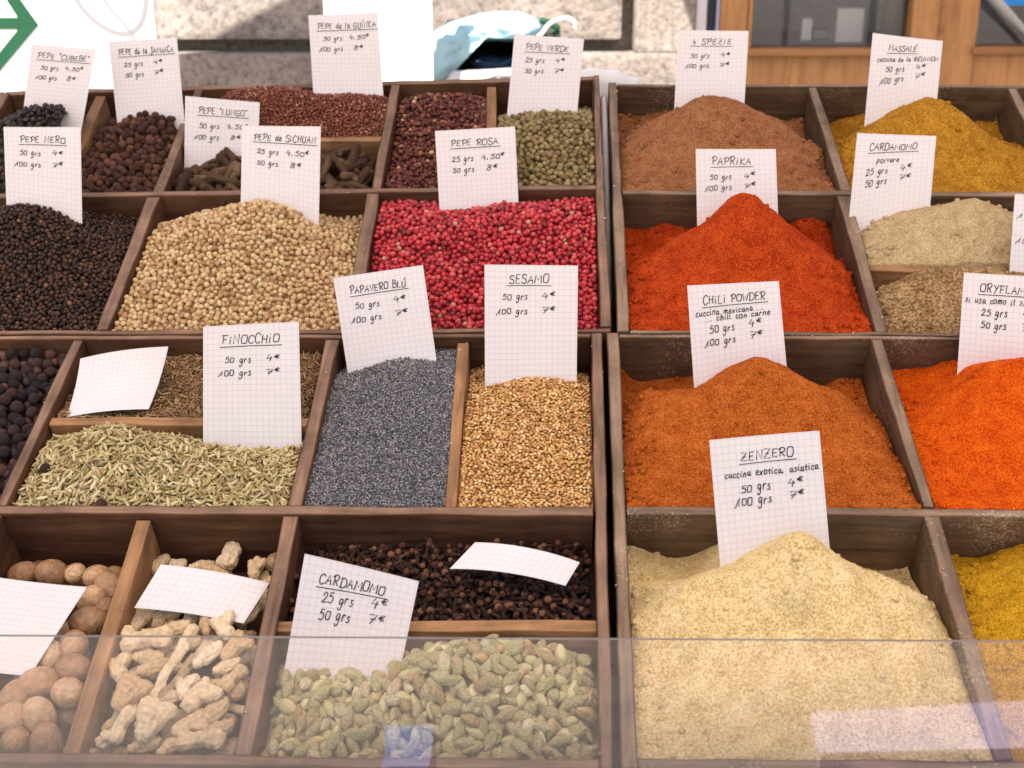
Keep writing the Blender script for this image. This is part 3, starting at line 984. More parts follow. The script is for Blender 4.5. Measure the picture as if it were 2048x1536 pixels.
powder("spice_heap", 'chili', PW['chili'], "broad rusty brown peak of chili powder under the CHILI POWDER card")
powder("spice_heap", 'orange', PW['orange'], "vivid orange powder heap at the right edge behind the dark yellow one")
powder("spice_heap", 'zenzero', PW['zenzero'], "large pale yellow peak of ground ginger under the ZENZERO card", 360, 5000, 160)
powder("spice_heap", 'yellow', PW['yellow'], "dark yellow powder heap in the right corner next to the ground ginger")
powder("spice_heap", 'extra_back', PW['brownpow'], "brown powder in the far right compartment of the back tray", 80, 300, 20)
powder("spice_heap", 'extra_mid', PW['cardpow'], "beige powder in the right hand end compartment of the back tray", 80, 300, 20)

# ------------------------------------------------------------------ price cards
def S_(s):
    out = []
    for st in s.split('|'):
        sm = st.startswith('~')
        P = np.array([[float(x) for x in p.split(',')] for p in st.lstrip('~').split()])
        if sm and len(P) > 2:
            for _ in range(2):
                Q = [P[0]]
                for i in range(len(P) - 1):
                    Q += [P[i] * .75 + P[i + 1] * .25, P[i] * .25 + P[i + 1] * .75]
                Q.append(P[-1]); P = np.array(Q)
        out.append(P)
    return out


GL = {k: (w, S_(s)) for k, w, s in [
    ('A', 8, "0,0 4,10 7.5,0|1.2,3.8 6.8,4"), ('B', 7, "1,0 1,10|~0.3,10 5.6,10.4 6.2,5.8 1,5.4|~1,5.4 7.4,6 7.4,0 0.5,0"),
    ('C', 7, "~7,8.6 4.6,11.6 0.2,8.6 0.2,1.8 4,-1.5 7,1.4"), ('D', 8, "1.2,0 1.2,10|~0,10 6,11 9.5,5 6,-.6 0,0"),
    ('E', 7, "6,10 1,10 1,0 6.5,.2|0.6,5.2 5.4,5.2"), ('F', 7, "7.5,10 -.5,10.2|1.6,10 1.5,0|1.5,5 5.5,5"),
    ('G', 8, "~7,8.5 4.6,11.5 0.3,8.5 0.3,1.5 4,-1.5 7,0.5 7,4.5|7.2,4.5 4,4.5"), ('H', 8, "1,0 1,10|7,0 7,10|1,5.2 7,5"),
    ('I', 4, "1.6,0 1.6,6.5|1.6,8.9 2,9.6"), ('J', 6, "5,10 5,1|~5,1 4.6,-4 0,-3.5 .6,-1|2.5,10 7,10.2"), ('K', 7, "1,0 1,10|6.4,10 1,4.6 6.8,0"),
    ('L', 7, "1,10 1,0 6.4,.2"), ('M', 10.5, "0.4,0 1.4,10 5.2,3.4 9,10 10,0"), ('N', 8.6, "1,0 1,10 7.6,0 7.6,10.2"),
    ('O', 8, "~4,10 1,10.5 -.2,5 1,-.5 4,0 7,-.5 8.2,5 7,10.5 4,10"), ('P', 7, "1.6,0 1.6,9.6|~-.8,8.4 3,11.4 7.6,9.8 6.6,5 1.4,4.4"),
    ('R', 8, "1.6,0 1.6,9.6|~-.8,8.4 3,11.4 7.6,9.8 6.6,5 1.4,4.8|3,4.8 7.4,0"), ('S', 7, "~6.6,8.8 4.6,11 0.4,9.4 1.6,5.4 6.6,5 7.2,.2 3,-1 .3,1.4"),
    ('T', 7, "0,10 7,10|3.5,10 3.5,0"), ('U', 8, "~1,10 1,3 1.6,-1 6.4,-1 7,3 7,10"), ('V', 7, "0,10 3.5,0 7,10.2"), ('W', 9, "0,10 2.4,0 4.5,7 6.6,0 9,10"),
    ('Z', 8, "0.5,10 7,10 .4,0 7.8,.2|2,5 6,5"), ('É', 7, "6,10 1,10 1,0 6.5,.2|0.6,5.2 5.4,5.2|3,11.8 6.2,14"), ('Í', 4, "1.6,0 1.6,8|1.4,10.5 3.6,13"),
    ('Ù', 8, "~1,9 1,3 1.6,-1 6.4,-1 7,3 7,9|5,11.4 7.4,14.4"), ('Y', 7, "0.5,10 3.6,5|7,10 2,-2"),
    ('0', 7, "~3.5,8 .8,8.5 .2,4 1,-.5 3.5,0 6,-.5 6.6,4 6,8.5 3.5,8"), ('1', 5, "-2.4,-2 3.6,8.6 2.8,0"), ('2', 7, "~.6,6.4 2.6,10 6.6,8.6 5.4,4.4 .4,0|0.4,0 7.2,.3"),
    ('4', 7, "3,9.4 .6,3.4 6.6,3.6|5.2,6.4 4.8,-1.4"), ('5', 7, "6.4,9 2.2,9 1.5,5.4|~1.5,5.4 5.6,6.4 7.2,2.6 4.6,-.8 .4,.6"), ('7', 7, "0.6,8.8 7,9 3,-1|2,4 6.6,4.4"),
    ('8', 7, "~5.8,8.2 3,10.2 .8,7.4 6.4,3.6 5,-.6 1.6,-.6 .8,2.6 6.6,7 5.8,8.2"), ('€', 7, "~6.4,8.6 3.4,10.6 .8,6.6 1.8,1.4 6.4,2|-.6,6.4 5,6.6|-.6,4.4 4.6,4.6"),
    (',', 4, "1.8,1 .6,-2"), ('"', 4, "0.8,11 1,8.6|2.6,11 2.6,8.6"), ('.', 3, "1,0 1.5,.4"),
    ('a', 6, "~5,5.4 1.6,7 .2,2 2.6,-1 5,4|~5,5.8 4.8,.4 7,.4"), ('c', 5, "~4.8,5 2.2,7.2 .2,2.4 2.4,-1 5.4,.8"), ('d', 6, "~5,5 2,7 .2,2.4 2.4,-1 5,3|~5.8,10 4.8,.4 7,.2"),
    ('e', 5, "~.8,2.8 5.2,3.4 4.4,6.8 1,5.8 .8,-.8 5.6,.8"), ('f', 5, "~5,8.8 3,11.4 2,6 1.8,-4|0,4.8 4.4,5"), ('g', 6, "~5,5.4 1.6,7 .2,2 2.6,-.6 5,4|~5,5.8 4.8,-4 2.2,-6.4 0,-3.6"),
    ('h', 6, "1.4,10 .8,0|~1,2.4 3.4,7.6 5.4,5 5,0"), ('i', 3, "~1,6 .8,.6 2.8,.2|1.5,8.4 1.9,9"), ('l', 3, "~1.6,10 .8,1 2.8,0"), ('m', 8, "1,6 .8,0|~.9,3 2.6,7.4 4,5 3.8,0|~3.8,3 5.6,7.4 7,5 7.2,0"),
    ('n', 6, "1,6 .8,0|~.9,3 3.2,7.6 5,5 5.2,0"), ('o', 6, "~3,6 .6,6.4 .2,2.6 1.4,-.4 3,0 5.4,0 5.6,3.4 4.6,6.6 3,6"), ('p', 6, "1.2,6.6 .4,-4.6|~1,4.4 3.4,8 6,5 3.6,-.4 .8,1"),
    ('r', 5, "1,6 .8,0|~.9,2.6 2.6,7 4.8,5.4"), ('s', 5, "~4.4,5.8 1.8,7.2 1.4,4 4.6,3 3.8,-.6 .4,.6"), ('t', 4, "~2,9 1.6,.6 4,.2|0,6 4.2,6.2"), ('u', 6, "~1,6 .6,.6 2.8,-.6 5,2.6|~5,6 4.8,.6 6.6,.2"),
    ('v', 5, "0.6,6 2.6,0 5,6.2"), ('x', 6, "1,6 5,0|5.2,6 .6,0"), ('z', 6, "1,6 5,6 .8,0 5.6,.2"), (' ', 5, "0,0 0,0"),
]}


def text_strokes(txt, x0, x1, y, h, r, slope=0.0):
    """strokes of a line of handwriting, in card widths; y grows downwards"""
    ws = [GL[ch][0] * (.75 if ch == '€' else 1) + 2.0 for ch in txt]
    tot = sum(ws)
    k = h / 10.0
    sx = (x1 - x0) / tot
    out, x = [], x0
    for ch, w in zip(txt, ws):
        if ch != ' ':
            jx, jy, js = r.uniform(-.03, .03) * h, r.uniform(-.08, .08) * h, r.uniform(.86, 1.12)
            for st in GL[ch][1]:
                P = st.copy()
                if ch == '€': P = P * .72 + np.array([0, 3.2])
                Q = np.column_stack([x + jx + (P[:, 0] + .14 * P[:, 1]) * sx, y + jy - P[:, 1] * k * js])
                out.append(Q)
        x += w * sx
    return out


CARD_GROUP = "squared paper price cards on the spices"


def card(corners, anchor, label, title=None, lines=(), lean=14, yaw=0, curl=0.002, ext=0.03, kind='std', bend=(0, 0), at_mid=False, pen=0.0098, lift=0.0):
    TL, TR, BR, BL = [np.array(c, float) for c in corners]
    mid = (TL + TR + BR + BL) / 4 if at_mid else (BL + BR) / 2
    c, b = anchor
    a, b, nn = solve_abn(c, mid[0], mid[1], b)
    uv = cell_uv(c, a, b)
    A = W(uv[0], uv[1], nn) + lift * (N3 - ray(*mid)) * .7
    lb, yw = R(lean), R(yaw)
    nrm = np.array([math.sin(yw) * math.cos(lb), -math.cos(yw) * math.cos(lb), math.sin(lb)])
    C3 = []
    for p in (TL, TR, BR, BL):
        d = ray(*p)
        C3.append(EYE + d * (((A - EYE) @ nrm) / (d @ nrm)))
    TL, TR, BR, BL = C3
    wid = np.linalg.norm(TR - TL)
    hv = (np.linalg.norm(BL - TL) + np.linalg.norm(BR - TR)) / 2
    tmax = 1 + ext / hv

    def off(x, t):
        return curl * ((2 * x - 1) ** 2 - 0.4) + bend[0] * (2 * x - 1) * (2 * t - 1) + bend[1] * ((2 * t - 1) ** 2 - .3)

    def P(x, t, lift=0.0):
        q = (TL * (1 - x) + TR * x) * (1 - t) + (BL * (1 - x) + BR * x) * t
        return q + nrm * (off(x, t) + lift)
    NX, NY = 14, 18
    th = 0.00035
    V, UVs, Fc = [], [], []
    O = P(.5, 1.0)
    for s in (0, 1):
        for j in range(NY + 1):
            for i in range(NX + 1):
                x, t = i / NX, tmax * j / NY
                V.append(P(x, t, 0 if s == 0 else -th) - O)
                UVs.append((x * 16 + .3, -t * hv / wid * 16 + .2))
    idx = lambda s, i, j: s * (NX + 1) * (NY + 1) + j * (NX + 1) + i
    for j in range(NY):
        for i in range(NX):
            Fc.append((idx(0, i, j), idx(0, i, j + 1), idx(0, i + 1, j + 1), idx(0, i + 1, j)))
            Fc.append((idx(1, i, j), idx(1, i + 1, j), idx(1, i + 1, j + 1), idx(1, i, j + 1)))
    for i in range(NX):
        Fc.append((idx(0, i, 0), idx(0, i + 1, 0), idx(1, i + 1, 0), idx(1, i, 0)))
        Fc.append((idx(0, i, NY), idx(1, i, NY), idx(1, i + 1, NY), idx(0, i + 1, NY)))
    for j in range(NY):
        Fc.append((idx(0, 0, j), idx(1, 0, j), idx(1, 0, j + 1), idx(0, 0, j + 1)))
        Fc.append((idx(0, NX, j), idx(0, NX, j + 1), idx(1, NX, j + 1), idx(1, NX, j)))
    me = poly_mesh("price_card", V, Fc, True)
    uvl = me.uv_layers.new(name="UVMap")
    for lp in me.loops:
        uvl.data[lp.index].uv = UVs[lp.vertex_index]
    try:
        me.set_sharp_from_angle(angle=R(40))
    except Exception:
        pass
    ob = link("price_card", me, M['paper'])
    ob.location = O
    tag(ob, label, "price card", CARD_GROUP)
    if title or lines:
        r = random.Random(sum(map(ord, label)))
        st = []
        if title:
            tx, x0, x1, y = title[:4]
            h = (title[4] if len(title) > 4 else 0.088) * .86
            st += [(q, 1.0) for q in text_strokes(tx, x0, x1, y, h, r)]
            st.append((np.array([[x0 - .015, y + .032], [(x0 + x1) / 2, y + .028], [x1 + .015, y + .03]]), .8))
        for (tx, x0, x1, y, h) in lines:
            st += [(q, .92) for q in text_strokes(tx, x0, x1, y, h, r)]
        V, Fc = [], []
        for si, (Q, wmul) in enumerate(st):
            keep = [0] + [i for i in range(1, len(Q)) if np.linalg.norm(Q[i] - Q[i - 1]) > 1e-5]
            Q = Q[keep]
            if len(Q) < 2: continue
            k = len(V)
            lift = 0.00025 + 0.000004 * si
            for i in range(len(Q)):
                t = Q[min(i + 1, len(Q) - 1)] - Q[max(i - 1, 0)]
                t = t / (np.linalg.norm(t) + 1e-9)
                e = np.zeros(2)
                if i == 0: e = -t * pen * .25
                if i == len(Q) - 1: e = t * pen * .25
                nn2 = np.array([-t[1], t[0]]) * pen * .5 * wmul * r.uniform(.85, 1.1)
                for sg in (1, -1):
                    p = Q[i] + e + sg * nn2
                    V.append(P(p[0], p[1] * wid / hv, lift) - O)
            for i in range(len(Q) - 1):
                a0 = k + 2 * i
                Fc.append((a0, a0 + 2, a0 + 3, a0 + 1))
        me = poly_mesh("handwriting", V, Fc)
        hw = link("handwriting", me, M['ink'], ob)
    return ob


def rows(q1, p1, q2, p2, y1=.37, y2=.52, dx=0.0, h=.063, pw=None):
    out = []
    for q, p, y in ((q1, p1, y1), (q2, p2, y2)):
        x0 = (.14 if q.startswith('100') else .19) + dx
        out.append((q + ' grs', x0, .47 + dx, y, h))
        long = ',' in p
        out.append((p, (.56 if long else .61) + dx, (.86 if long else .77) + dx, y - .015, h * .95))
    return out


A50 = rows('50', '4€', '100', '7€')
A25 = rows('25', '4€', '50', '7€')
P50 = rows('50', '4,50€', '100', '8€')
P25 = rows('25', '4,50€', '50', '8€')
wc = "white squared card reading "
card([(63, 88), (193, 98), (166, 246), (46, 234)], ('cubebe', .55), wc + 'PEPE "CUBEBE" in the top left corner', ('PEPE "CUBEBE"', .12, .93, .20), P50)
card([(217, 83), (354, 75), (369, 234), (235, 244)], ('jamaica', .66), wc + "PEPE de la JAMAICA behind the brown allspice berries", ('PEPE de la JAMAICA', .13, .94, .20), A25)
card([(617, 31), (755, 25), (767, 191), (627, 189)], ('guinea', .74), wc + "PEPE de la GUINEA in tiny reddish seeds", ('PEPE de la GUÍNEA', .12, .97, .20), P50)
card([(1029, 68), (1168, 78), (1154, 228), (1014, 232)], ('verde', .7), wc + "PEPE VERDE behind the green peppercorns", ('PEPE VERDE', .18, .80, .20), A25)
card([(371, 192), (520, 205), (514, 345), (369, 343)], ('lungo', .80), wc + 'PEPE "LUNGO" stuck in the long pepper sticks', ('PEPE "LUNGO"', .18, .84, .20), rows('50', '4,50€', '100', '8€', .39, .54))
card([(485, 251), (642, 253), (638, 446), (482, 402)], ('white', .78), wc + "PEPE de SICHUAN stuck in white peppercorns", ('PEPE de SICHUAN', .15, .95, .19), P25)
card([(8, 254), (162, 254), (165, 440), (14, 416)], ('nero', .78), wc + "PEPE NERO stuck in black peppercorns", ('PEPE NERO', .20, .80, .20), A50)
card([(870, 262), (1030, 253), (1037, 408), (879, 417)], ('rosa', .87), wc + "PEPE ROSA behind the pink peppercorns", ('PEPE ROSA', .19, .79, .20), rows('25', '4,50€', '50', '8€', .39, .53))
card([(667, 556), (846, 530), (874, 726), (697, 753)], ('poppy', .86), wc + "PAPAVERO BLÙ tilted in the blue grey poppy seeds", ('PAPAVERO BLÙ', .16, .79, .20), A50)
card([(969, 529), (1156, 531), (1153, 768), (970, 772)], ('sesame', .79), wc + "SESAMO stuck in sesame seeds", ('SESAMO', .26, .70, .19, .10), A50)
card([(407, 653), (598, 643), (604, 893), (407, 889)], ('fennel', .87), wc + "FINOCCHIO stuck in fennel seeds", ('FINOCCHIO', .19, .80, .20, .10), rows('50', '4€', '100', '7€', .40, .54, .03))
card([(610, 1107), (838, 1162), (800, 1342), (570, 1335)], ('cardamom', .74), wc + "CARDAMOMO standing in green cardamom pods", ('CARDAMOMO', .16, .74, .20, .095), rows('25', '4€', '50', '7€', .34, .48, .02, .085), lean=20)
card([(1357, 60), (1497, 62), (1488, 216), (1348, 219)], ('spezie', .7), wc + "4 SPEZIE behind the cinnamon brown heap", ('4 SPEZIE', .20, .78, .19, .085), rows('50', '4€', '100', '7€', .38, .52))
card([(1745, 66), (1885, 82), (1872, 215), (1727, 262)], ('massale', .66), wc + "MASSALÉ behind the mustard yellow heap", ('MASSALÉ', .25, .66, .20, .085),
     [('cuccina de la RÉUNION', .10, .97, .34, .06)] + rows('50', '4€', '100', '7€', .47, .61, .04, .075))
card([(1391, 298), (1551, 298), (1556, 440), (1394, 450)], ('paprika', .74), wc + "PAPRIKA behind the red peak", ('PAPRIKA', .20, .70, .19, .095), rows('50', '4€', '100', '7€', .37, .50, -.02))
card([(1714, 266), (1872, 272), (1858, 430), (1692, 490)], ('cardpow', .62), wc + "CARDAMOMO polvere behind the beige powder", ('CARDAMOMO', .18, .78, .19, .085),
     [('polvere', .28, .57, .34, .062)] + rows('25', '4€', '50', '7€', .47, .60, -.03, .075))
card([(1374, 571), (1557, 562), (1573, 735), (1388, 778)], ('chili', .74), wc + "CHILI POWDER behind the rusty brown peak", ('CHILI POWDER', .16, .85, .205, .095),
     [('cuccina mexicana ...', .07, .82, .32, .058), ('... chili con carne', .17, .88, .385, .058)] + rows('50', '4€', '100', '7€', .51, .64, .02, .075))
card([(1927, 545), (2118, 556), (2108, 790), (1912, 768)], ('orange', .8), wc + "ORYFLAMME at the right edge behind the orange powder", ('ORYFLAMME', .18, .82, .19, .095),
     [('si usa como il zafferano', .03, .97, .31, .062)] + rows('25', '4€', '50', '7€', .44, .57, .02, .075))
card([(2029, 388), (2190, 395), (2180, 560), (2017, 553)], ('brownpow', .84), "white squared card cut off by the right edge behind ORYFLAMME", None, [('100', .07, .30, .29, .066), ('100', .07, .30, .60, .066)])
card([(1418, 880), (1638, 861), (1659, 1100), (1440, 1132)], ('zenzero', .76), wc + "ZENZERO behind the pale yellow peak", ('ZENZERO', .27, .76, .215, .095),
     [('cuccina exotica, asiatica', .11, .97, .36, .058)] + rows('50', '4€', '100', '7€', .50, .62, .06, .075))
# blank cards lying on the spices
card([(163, 721), (335, 690), (299, 822), (130, 832)], ('cumin', .5), "blank white card curling over the cumin seeds", lean=48, curl=-.004, ext=0, bend=(.003, .004), at_mid=True, lift=.013)
card([(-10, 1155), (175, 1175), (60, 1353), (-130, 1330)], ('nutmeg', .62), "blank white card lying on the nutmegs at the left edge", lean=50, curl=.002, ext=0, at_mid=True, lift=.030)
card([(322, 1129), (538, 1160), (487, 1247), (266, 1210)], ('ginger', .72), "blank white card lying on the dried ginger roots", lean=62, curl=-.003, ext=0, bend=(0.002, 0), at_mid=True, lift=.012)
card([(950, 1079), (1160, 1119), (1131, 1166), (899, 1132)], ('clove', .66), "blank white card curling on the cloves", lean=62, curl=-.006, ext=0, at_mid=True, lift=.014)


# ------------------------------------------------------------------ single pieces: berries, pods, nuts, roots
def project(P):
    q = (np.asarray(P) - EYE) @ CW.T
    return np.stack([1024 + F * q[..., 0] / q[..., 2], 768 + F * q[..., 1] / q[..., 2]], -1)


def put(name, me, P, Rm, S, label, cat, group):
    m = Matrix.Identity(4)
    for i in range(3):
        for k in range(3): m[i][k] = Rm[i, k] * S
        m[i][3] = P[i]
    o = bpy.data.objects.new(name, me)
    COL.objects.link(o)
    o.matrix_world = m
    return tag(o, label, cat, group)


def mesh_of(name, t, mats, fm=None):
    me = tri_mesh(name, t[0], t[1])
    for m in mats: me.materials.append(m)
    if fm is not None: me.polygons.foreach_set("material_index", fm)
    return me


def singles(name, c, P, Rm, S, meshes, label, cat, group, limit=300):
    """the pieces that show largest (nearest in the picture) become objects; returns the indices left over"""
    px = project(P)
    vis = (px[:, 0] > -60) & (px[:, 0] < 2110) & (px[:, 1] < 1600)
    order = [i for i in np.argsort(-px[:, 1]) if vis[i]]
    for i in order[:limit]:
        put(name, meshes[i % len(meshes)], P[i], Rm[i], S[i], label, cat, group)
    return order[limit:]


def berries(name, c, d, gm, gobj, label, cat, group, rest_label, amp, freq, nl=3, var=.09):
    r = np.random.default_rng(sum(map(ord, c)) + 1)
    P, a, b, cnt = layers_pts(c, d, nl, 7, r, .9, jit=.14)
    Rm = rand_rot(len(P), r)
    S = d * (1 + r.normal(size=len(P)) * var).clip(.75, 1.25)
    temps = [rough_ball(3, amp, freq, i, (1, 1, .95)) for i in range(6)]
    meshes = [mesh_of(name, t, [gobj]) for t in temps]
    k = cnt[0]
    left = singles(name, c, P[:k], Rm[:k], S[:k], meshes, label, cat, group)
    ids = np.array(sorted(list(left)) + list(range(k, len(P))))
    build_grains(name + "_heap", c, P[ids], Rm[ids], S[ids], temps[:2], gm, r, d * 1.3, rest_label, cat, group=group)


JUN = [(0, (0.020, 0.013, 0.014)), (0.55, (0.050, 0.027, 0.024)), (0.85, (0.085, 0.038, 0.028)), (1, (0.15, 0.062, 0.038))]
ALL = [(0, (0.060, 0.024, 0.015)), (0.5, (0.105, 0.043, 0.026)), (0.85, (0.155, 0.065, 0.037)), (1, (0.23, 0.10, 0.05))]
berries("juniper_berry", 'juniper', .0100, m_grain("juniper_fill", JUN, .55), m_grain("juniper", JUN, .5, .35, 60, .25, .02, True),
        "round blackish juniper berry in the left edge compartment", "berry", "juniper berries at the left edge", "lower layers of the blackish juniper berries at the left edge", .05, 3)
berries("allspice_berry", 'jamaica', .0083, m_grain("allspice_fill", ALL, .6), m_grain("allspice", ALL, .6, .3, 60, .25, .02, True),
        "round brown allspice berry below the PEPE de la JAMAICA card", "berry", "allspice berries under the JAMAICA card", "lower layers of the brown allspice berries", .03, 5)


def stray(name, me, c, px, py, b, d, label, cat):
    a, b, nn = solve_abn(c, px, py, b)
    uv = cell_uv(c, a, b)
    s = SURF[c]
    put(name, me, W(uv[0], uv[1], float(s.n(np.array([a]), np.array([b]))[0]) + d * .12), np.eye(3), d, label, cat, None)


jm = mesh_of("juniper_berry", rough_ball(3, .05, 3, 9), [bpy.data.materials["juniper"]])
stray("juniper_berry", jm, 'fennel', 86, 925, .42, .0085, "stray dark juniper berry among the fennel seeds by the left divider", "berry")
stray("juniper_berry", jm, 'fennel', 203, 1010, .04, .0090, "stray dark juniper berry at the front of the fennel seeds", "berry")


# cloves
def clove_shape(seed):
    V, T = seed_shape(9, 8, lambda t: (0.062 + 0.055 * t) * min(1, math.sin(math.pi * min(t, .96)) * 3) ** .6)
    V = V * np.array([.78, 1, .8]); V[:, 0] -= .10
    V = V * (1 + .12 * fbm(V * 14 + seed, 2)[:, None])
    B, BT = rough_ball(2, .07, 5, seed)
    B = B * .33 + np.array([.39, 0, 0])
    vs, ts, fm = [V, B], [T, BT + len(V)], [0] * len(T) + [1] * len(BT)
    k = len(V) + len(B)
    for i in range(4):
        c = math.pi / 2 * i + .4
        d = np.array([0, math.cos(c), math.sin(c)])
        e = np.array([0, -math.sin(c), math.cos(c)])
        p = np.array([[.24, 0, 0] + d * .08 + e * .06, [.24, 0, 0] + d * .08 - e * .06, np.array([.37, 0, 0]) + d * .22, np.array([.20, 0, 0]) + d * .05])
        vs.append(p); ts.append(np.array([[0, 2, 1], [1, 2, 3], [3, 2, 0], [0, 1, 3]]) + k); k += 4
        fm += [0] * 4
    return np.concatenate(vs), np.concatenate(ts), fm


cl = [clove_shape(i * 3.1) for i in range(4)]
CST = [(0, (0.022, 0.010, 0.008)), (.6, (0.045, 0.020, 0.014)), (1, (0.085, 0.038, 0.024))]
CHD = [(0, (0.07, 0.026, 0.015)), (.5, (0.19, 0.075, 0.040)), (1, (0.34, 0.16, 0.085))]
mst, mhd = m_grain("clove_stem", CST, .65, .3, 120, .3, .02, True), m_grain("clove_head", CHD, .6, .3, 120, .3, .02, True)
clm = [mesh_of("clove", t, [mst, mhd], t[2]) for t in cl]
r = np.random.default_rng(11)
P, a, b, cnt = layers_pts('clove', .0062, 3, 6, r, .95, .007, .6, .25)
Rm = lie_rot(SURF['clove'].normal(a, b), r, .5)
S = .0150 * r.uniform(.8, 1.2, len(P))
k = cnt[0]
left = singles("clove", 'clove', P[:k], Rm[:k], S[:k], clm, "dark brown dried clove with a round bud head, in the compartment above the cardamom pods", "clove", "cloves in the front left tray")
ids = np.array(sorted(left) + list(range(k, len(P))))
build_grains("clove_heap", 'clove', P[ids], Rm[ids], S[ids], [(t[0], t[1]) for t in cl], m_grain("clove_fill", CST, .65), r, .014, "the remaining dark cloves of the heap", "clove", group="cloves in the front left tray")


# cardamom pods
def pod(seed):
    rr = np.random.default_rng(seed)
    e = rr.uniform(.8, 1.05)
    V, T = seed_shape(14, 18, lambda t: .222 * math.sin(math.pi * t ** e) ** .95 + .012, rr.uniform(-.03, .03))
    ang = np.arctan2(V[:, 2], V[:, 1])
    f = 1 + .08 * np.cos(3 * ang + .4) + .03 * np.cos(12 * ang)
    V[:, 1] *= f; V[:, 2] *= f
    V = V * (1 + .04 * fbm(V * 3 + seed, 2)[:, None])
    return V, T


pods = [pod(i + 2) for i in range(8)]
POD = [(0, (0.46, 0.32, 0.15)), (.15, (0.50, 0.42, 0.22)), (.5, (0.475, 0.445, 0.215)), (.8, (0.57, 0.52, 0.29)), (.93, (0.68, 0.60, 0.39)), (1, (0.52, 0.33, 0.17))]
mp_ = m_grain("cardamom_pod", POD, .55, .3, 7, .14, .03, True)
pm = [mesh_of("cardamom_pod", t, [mp_]) for t in pods]
r = np.random.default_rng(21)
P, a, b, cnt = layers_pts('cardamom', .0083, 3, 8, r, .93, .0065, .5, .2)
Rm = lie_rot(SURF['cardamom'].normal(a, b), r, .38)
S = .0172 * (1 + r.normal(size=len(P)) * .13).clip(.7, 1.3)
k = cnt[0]
left = singles("cardamom_pod", 'cardamom', P[:k], Rm[:k], S[:k], pm, "pale green ridged cardamom pod below the white CARDAMOMO card", "cardamom pod", "cardamom pods in the front compartment")
ids = np.array(sorted(left) + list(range(k, len(P))))
build_grains("cardamom_pod_heap", 'cardamom', P[ids], Rm[ids], S[ids], pods[:3], m_grain("cardamom_fill", POD, .6), r, .016, "lower layers of the green cardamom pods", "cardamom pod", group="cardamom pods in the front compartment")


# long pepper catkins
def catkin(seed):
    rr = np.random.default_rng(seed)
    V, T = seed_shape(26, 14, lambda t: .125 * (min(1, t * 9) ** .5) * (1 - .35 * t) * (min(1, (1 - t) * 9) ** .5), rr.uniform(-.06, .06))
    ang = np.arctan2(V[:, 2], V[:, 1])
    f = 1 + .14 * np.sin(ang * 5 + V[:, 0] * 40) * np.cos(V[:, 0] * 46)
    V[:, 1] *= f; V[:, 2] *= f
    return V, T


cat = [catkin(i) for i in range(5)]
LNG = [(0, (0.07, 0.038, 0.021)), (.6, (0.17, 0.095, 0.052)), (1, (0.29, 0.175, 0.10))]
ml = m_grain("long_pepper", LNG, .75, .2, 25, .3, .05, True)
cm = [mesh_of("long_pepper_stick", t, [ml]) for t in cat]
r = np.random.default_rng(31)
P, a, b, cnt = layers_pts('lungo', .0118, 2, 8, r, .95, .008, .45, .25)
Rm = lie_rot(SURF['lungo'].normal(a, b), r, .42)
S = .034 * (1 + r.normal(size=len(P)) * .16).clip(.65, 1.3)
singles("long_pepper_stick", 'lungo', P, Rm, S, cm, 'dark bumpy stick of long pepper around the PEPE "LUNGO" card', "long pepper", "long pepper sticks behind the SICHUAN card")


def hit(c, px, py):
    """where the line of sight meets the surface of a heap"""
    s = SURF[c]
    best = None
    for bb in np.linspace(.02, .99, 98):
        a, b, nn = solve_abn(c, px, py, bb)
        h = float(s.n(np.array([min(1, max(0, a))]), np.array([bb]))[0])
        if h >= nn:
            best = (min(.97, max(.03, a)), bb, h)
            break
    if best is None:
        best = (min(.95, max(.05, a)), .95, float(s.n(np.array([.5]), np.array([.95]))[0]))
    uv = cell_uv(c, best[0], best[1])
    return W(uv[0], uv[1], best[2])


# nutmegs
def nut(seed):
    V, T = ico(5)
    V = V * np.array([1.0, .77, .76])
    ang = np.arctan2(V[:, 2], V[:, 1])
    wr = fbm(np.column_stack([V[:, 0] * 5, np.cos(ang) * 3.2 + seed * 5, np.sin(ang) * 3.2]), 4)
    return V * (1 + .008 * wr - .013 * np.abs(fbm(np.column_stack([V[:, 0] * 2.5, np.cos(ang) * 4 + seed, np.sin(ang) * 4 + 7]), 2)))[:, None], T


nm = m_grain("nutmeg", [(0, (0.30, 0.165, 0.085)), (.5, (0.46, 0.28, 0.15)), (1, (0.62, 0.42, 0.25))], .5, .4, 5, .24, .004, True)
nuts = [mesh_of("nutmeg", nut(i), [nm]) for i in range(4)]
r = np.random.default_rng(41)
NL = "wrinkled brown nutmeg in the compartment beside the ginger roots"
NG = "nutmegs in the front left tray"
nut_px = [(50, 1145, 27), (106, 1142, 32), (152, 1143, 22), (197, 1150, 29), (222, 1172, 34), (186, 1196, 34), (179, 1236, 34), (120, 1210, 30), (150, 1288, 33), (104, 1310, 28), (150, 1332, 33), (82, 1362, 36),
          (138, 1380, 35), (34, 1392, 34), (28, 1432, 36), (82, 1428, 36), (34, 1478, 30), (95, 1480, 36), (-20, 1450, 34), (-60, 1480, 34), (-70, 1410, 34), (215, 1215, 26)]
for (px, py, rad) in nut_px:
    p = hit('nutmeg', px, py + rad * .3)
    sz = 2 * rad / F * np.linalg.norm(p - EYE) * 1.08
    put("nutmeg", nuts[r.integers(4)], p + N3 * sz * .05, rand_rot(1, r)[0], sz, NL, "nutmeg", NG)
a, b = rsa('nutmeg', .021, .011, 12, r)
P = SURF['nutmeg'].pos(a, b) - np.outer(np.full(len(a), .017), N3)
for i in range(len(P)):
    put("nutmeg", nuts[i % 4], P[i], rand_rot(1, r)[0], .0245, NL, "nutmeg", NG)


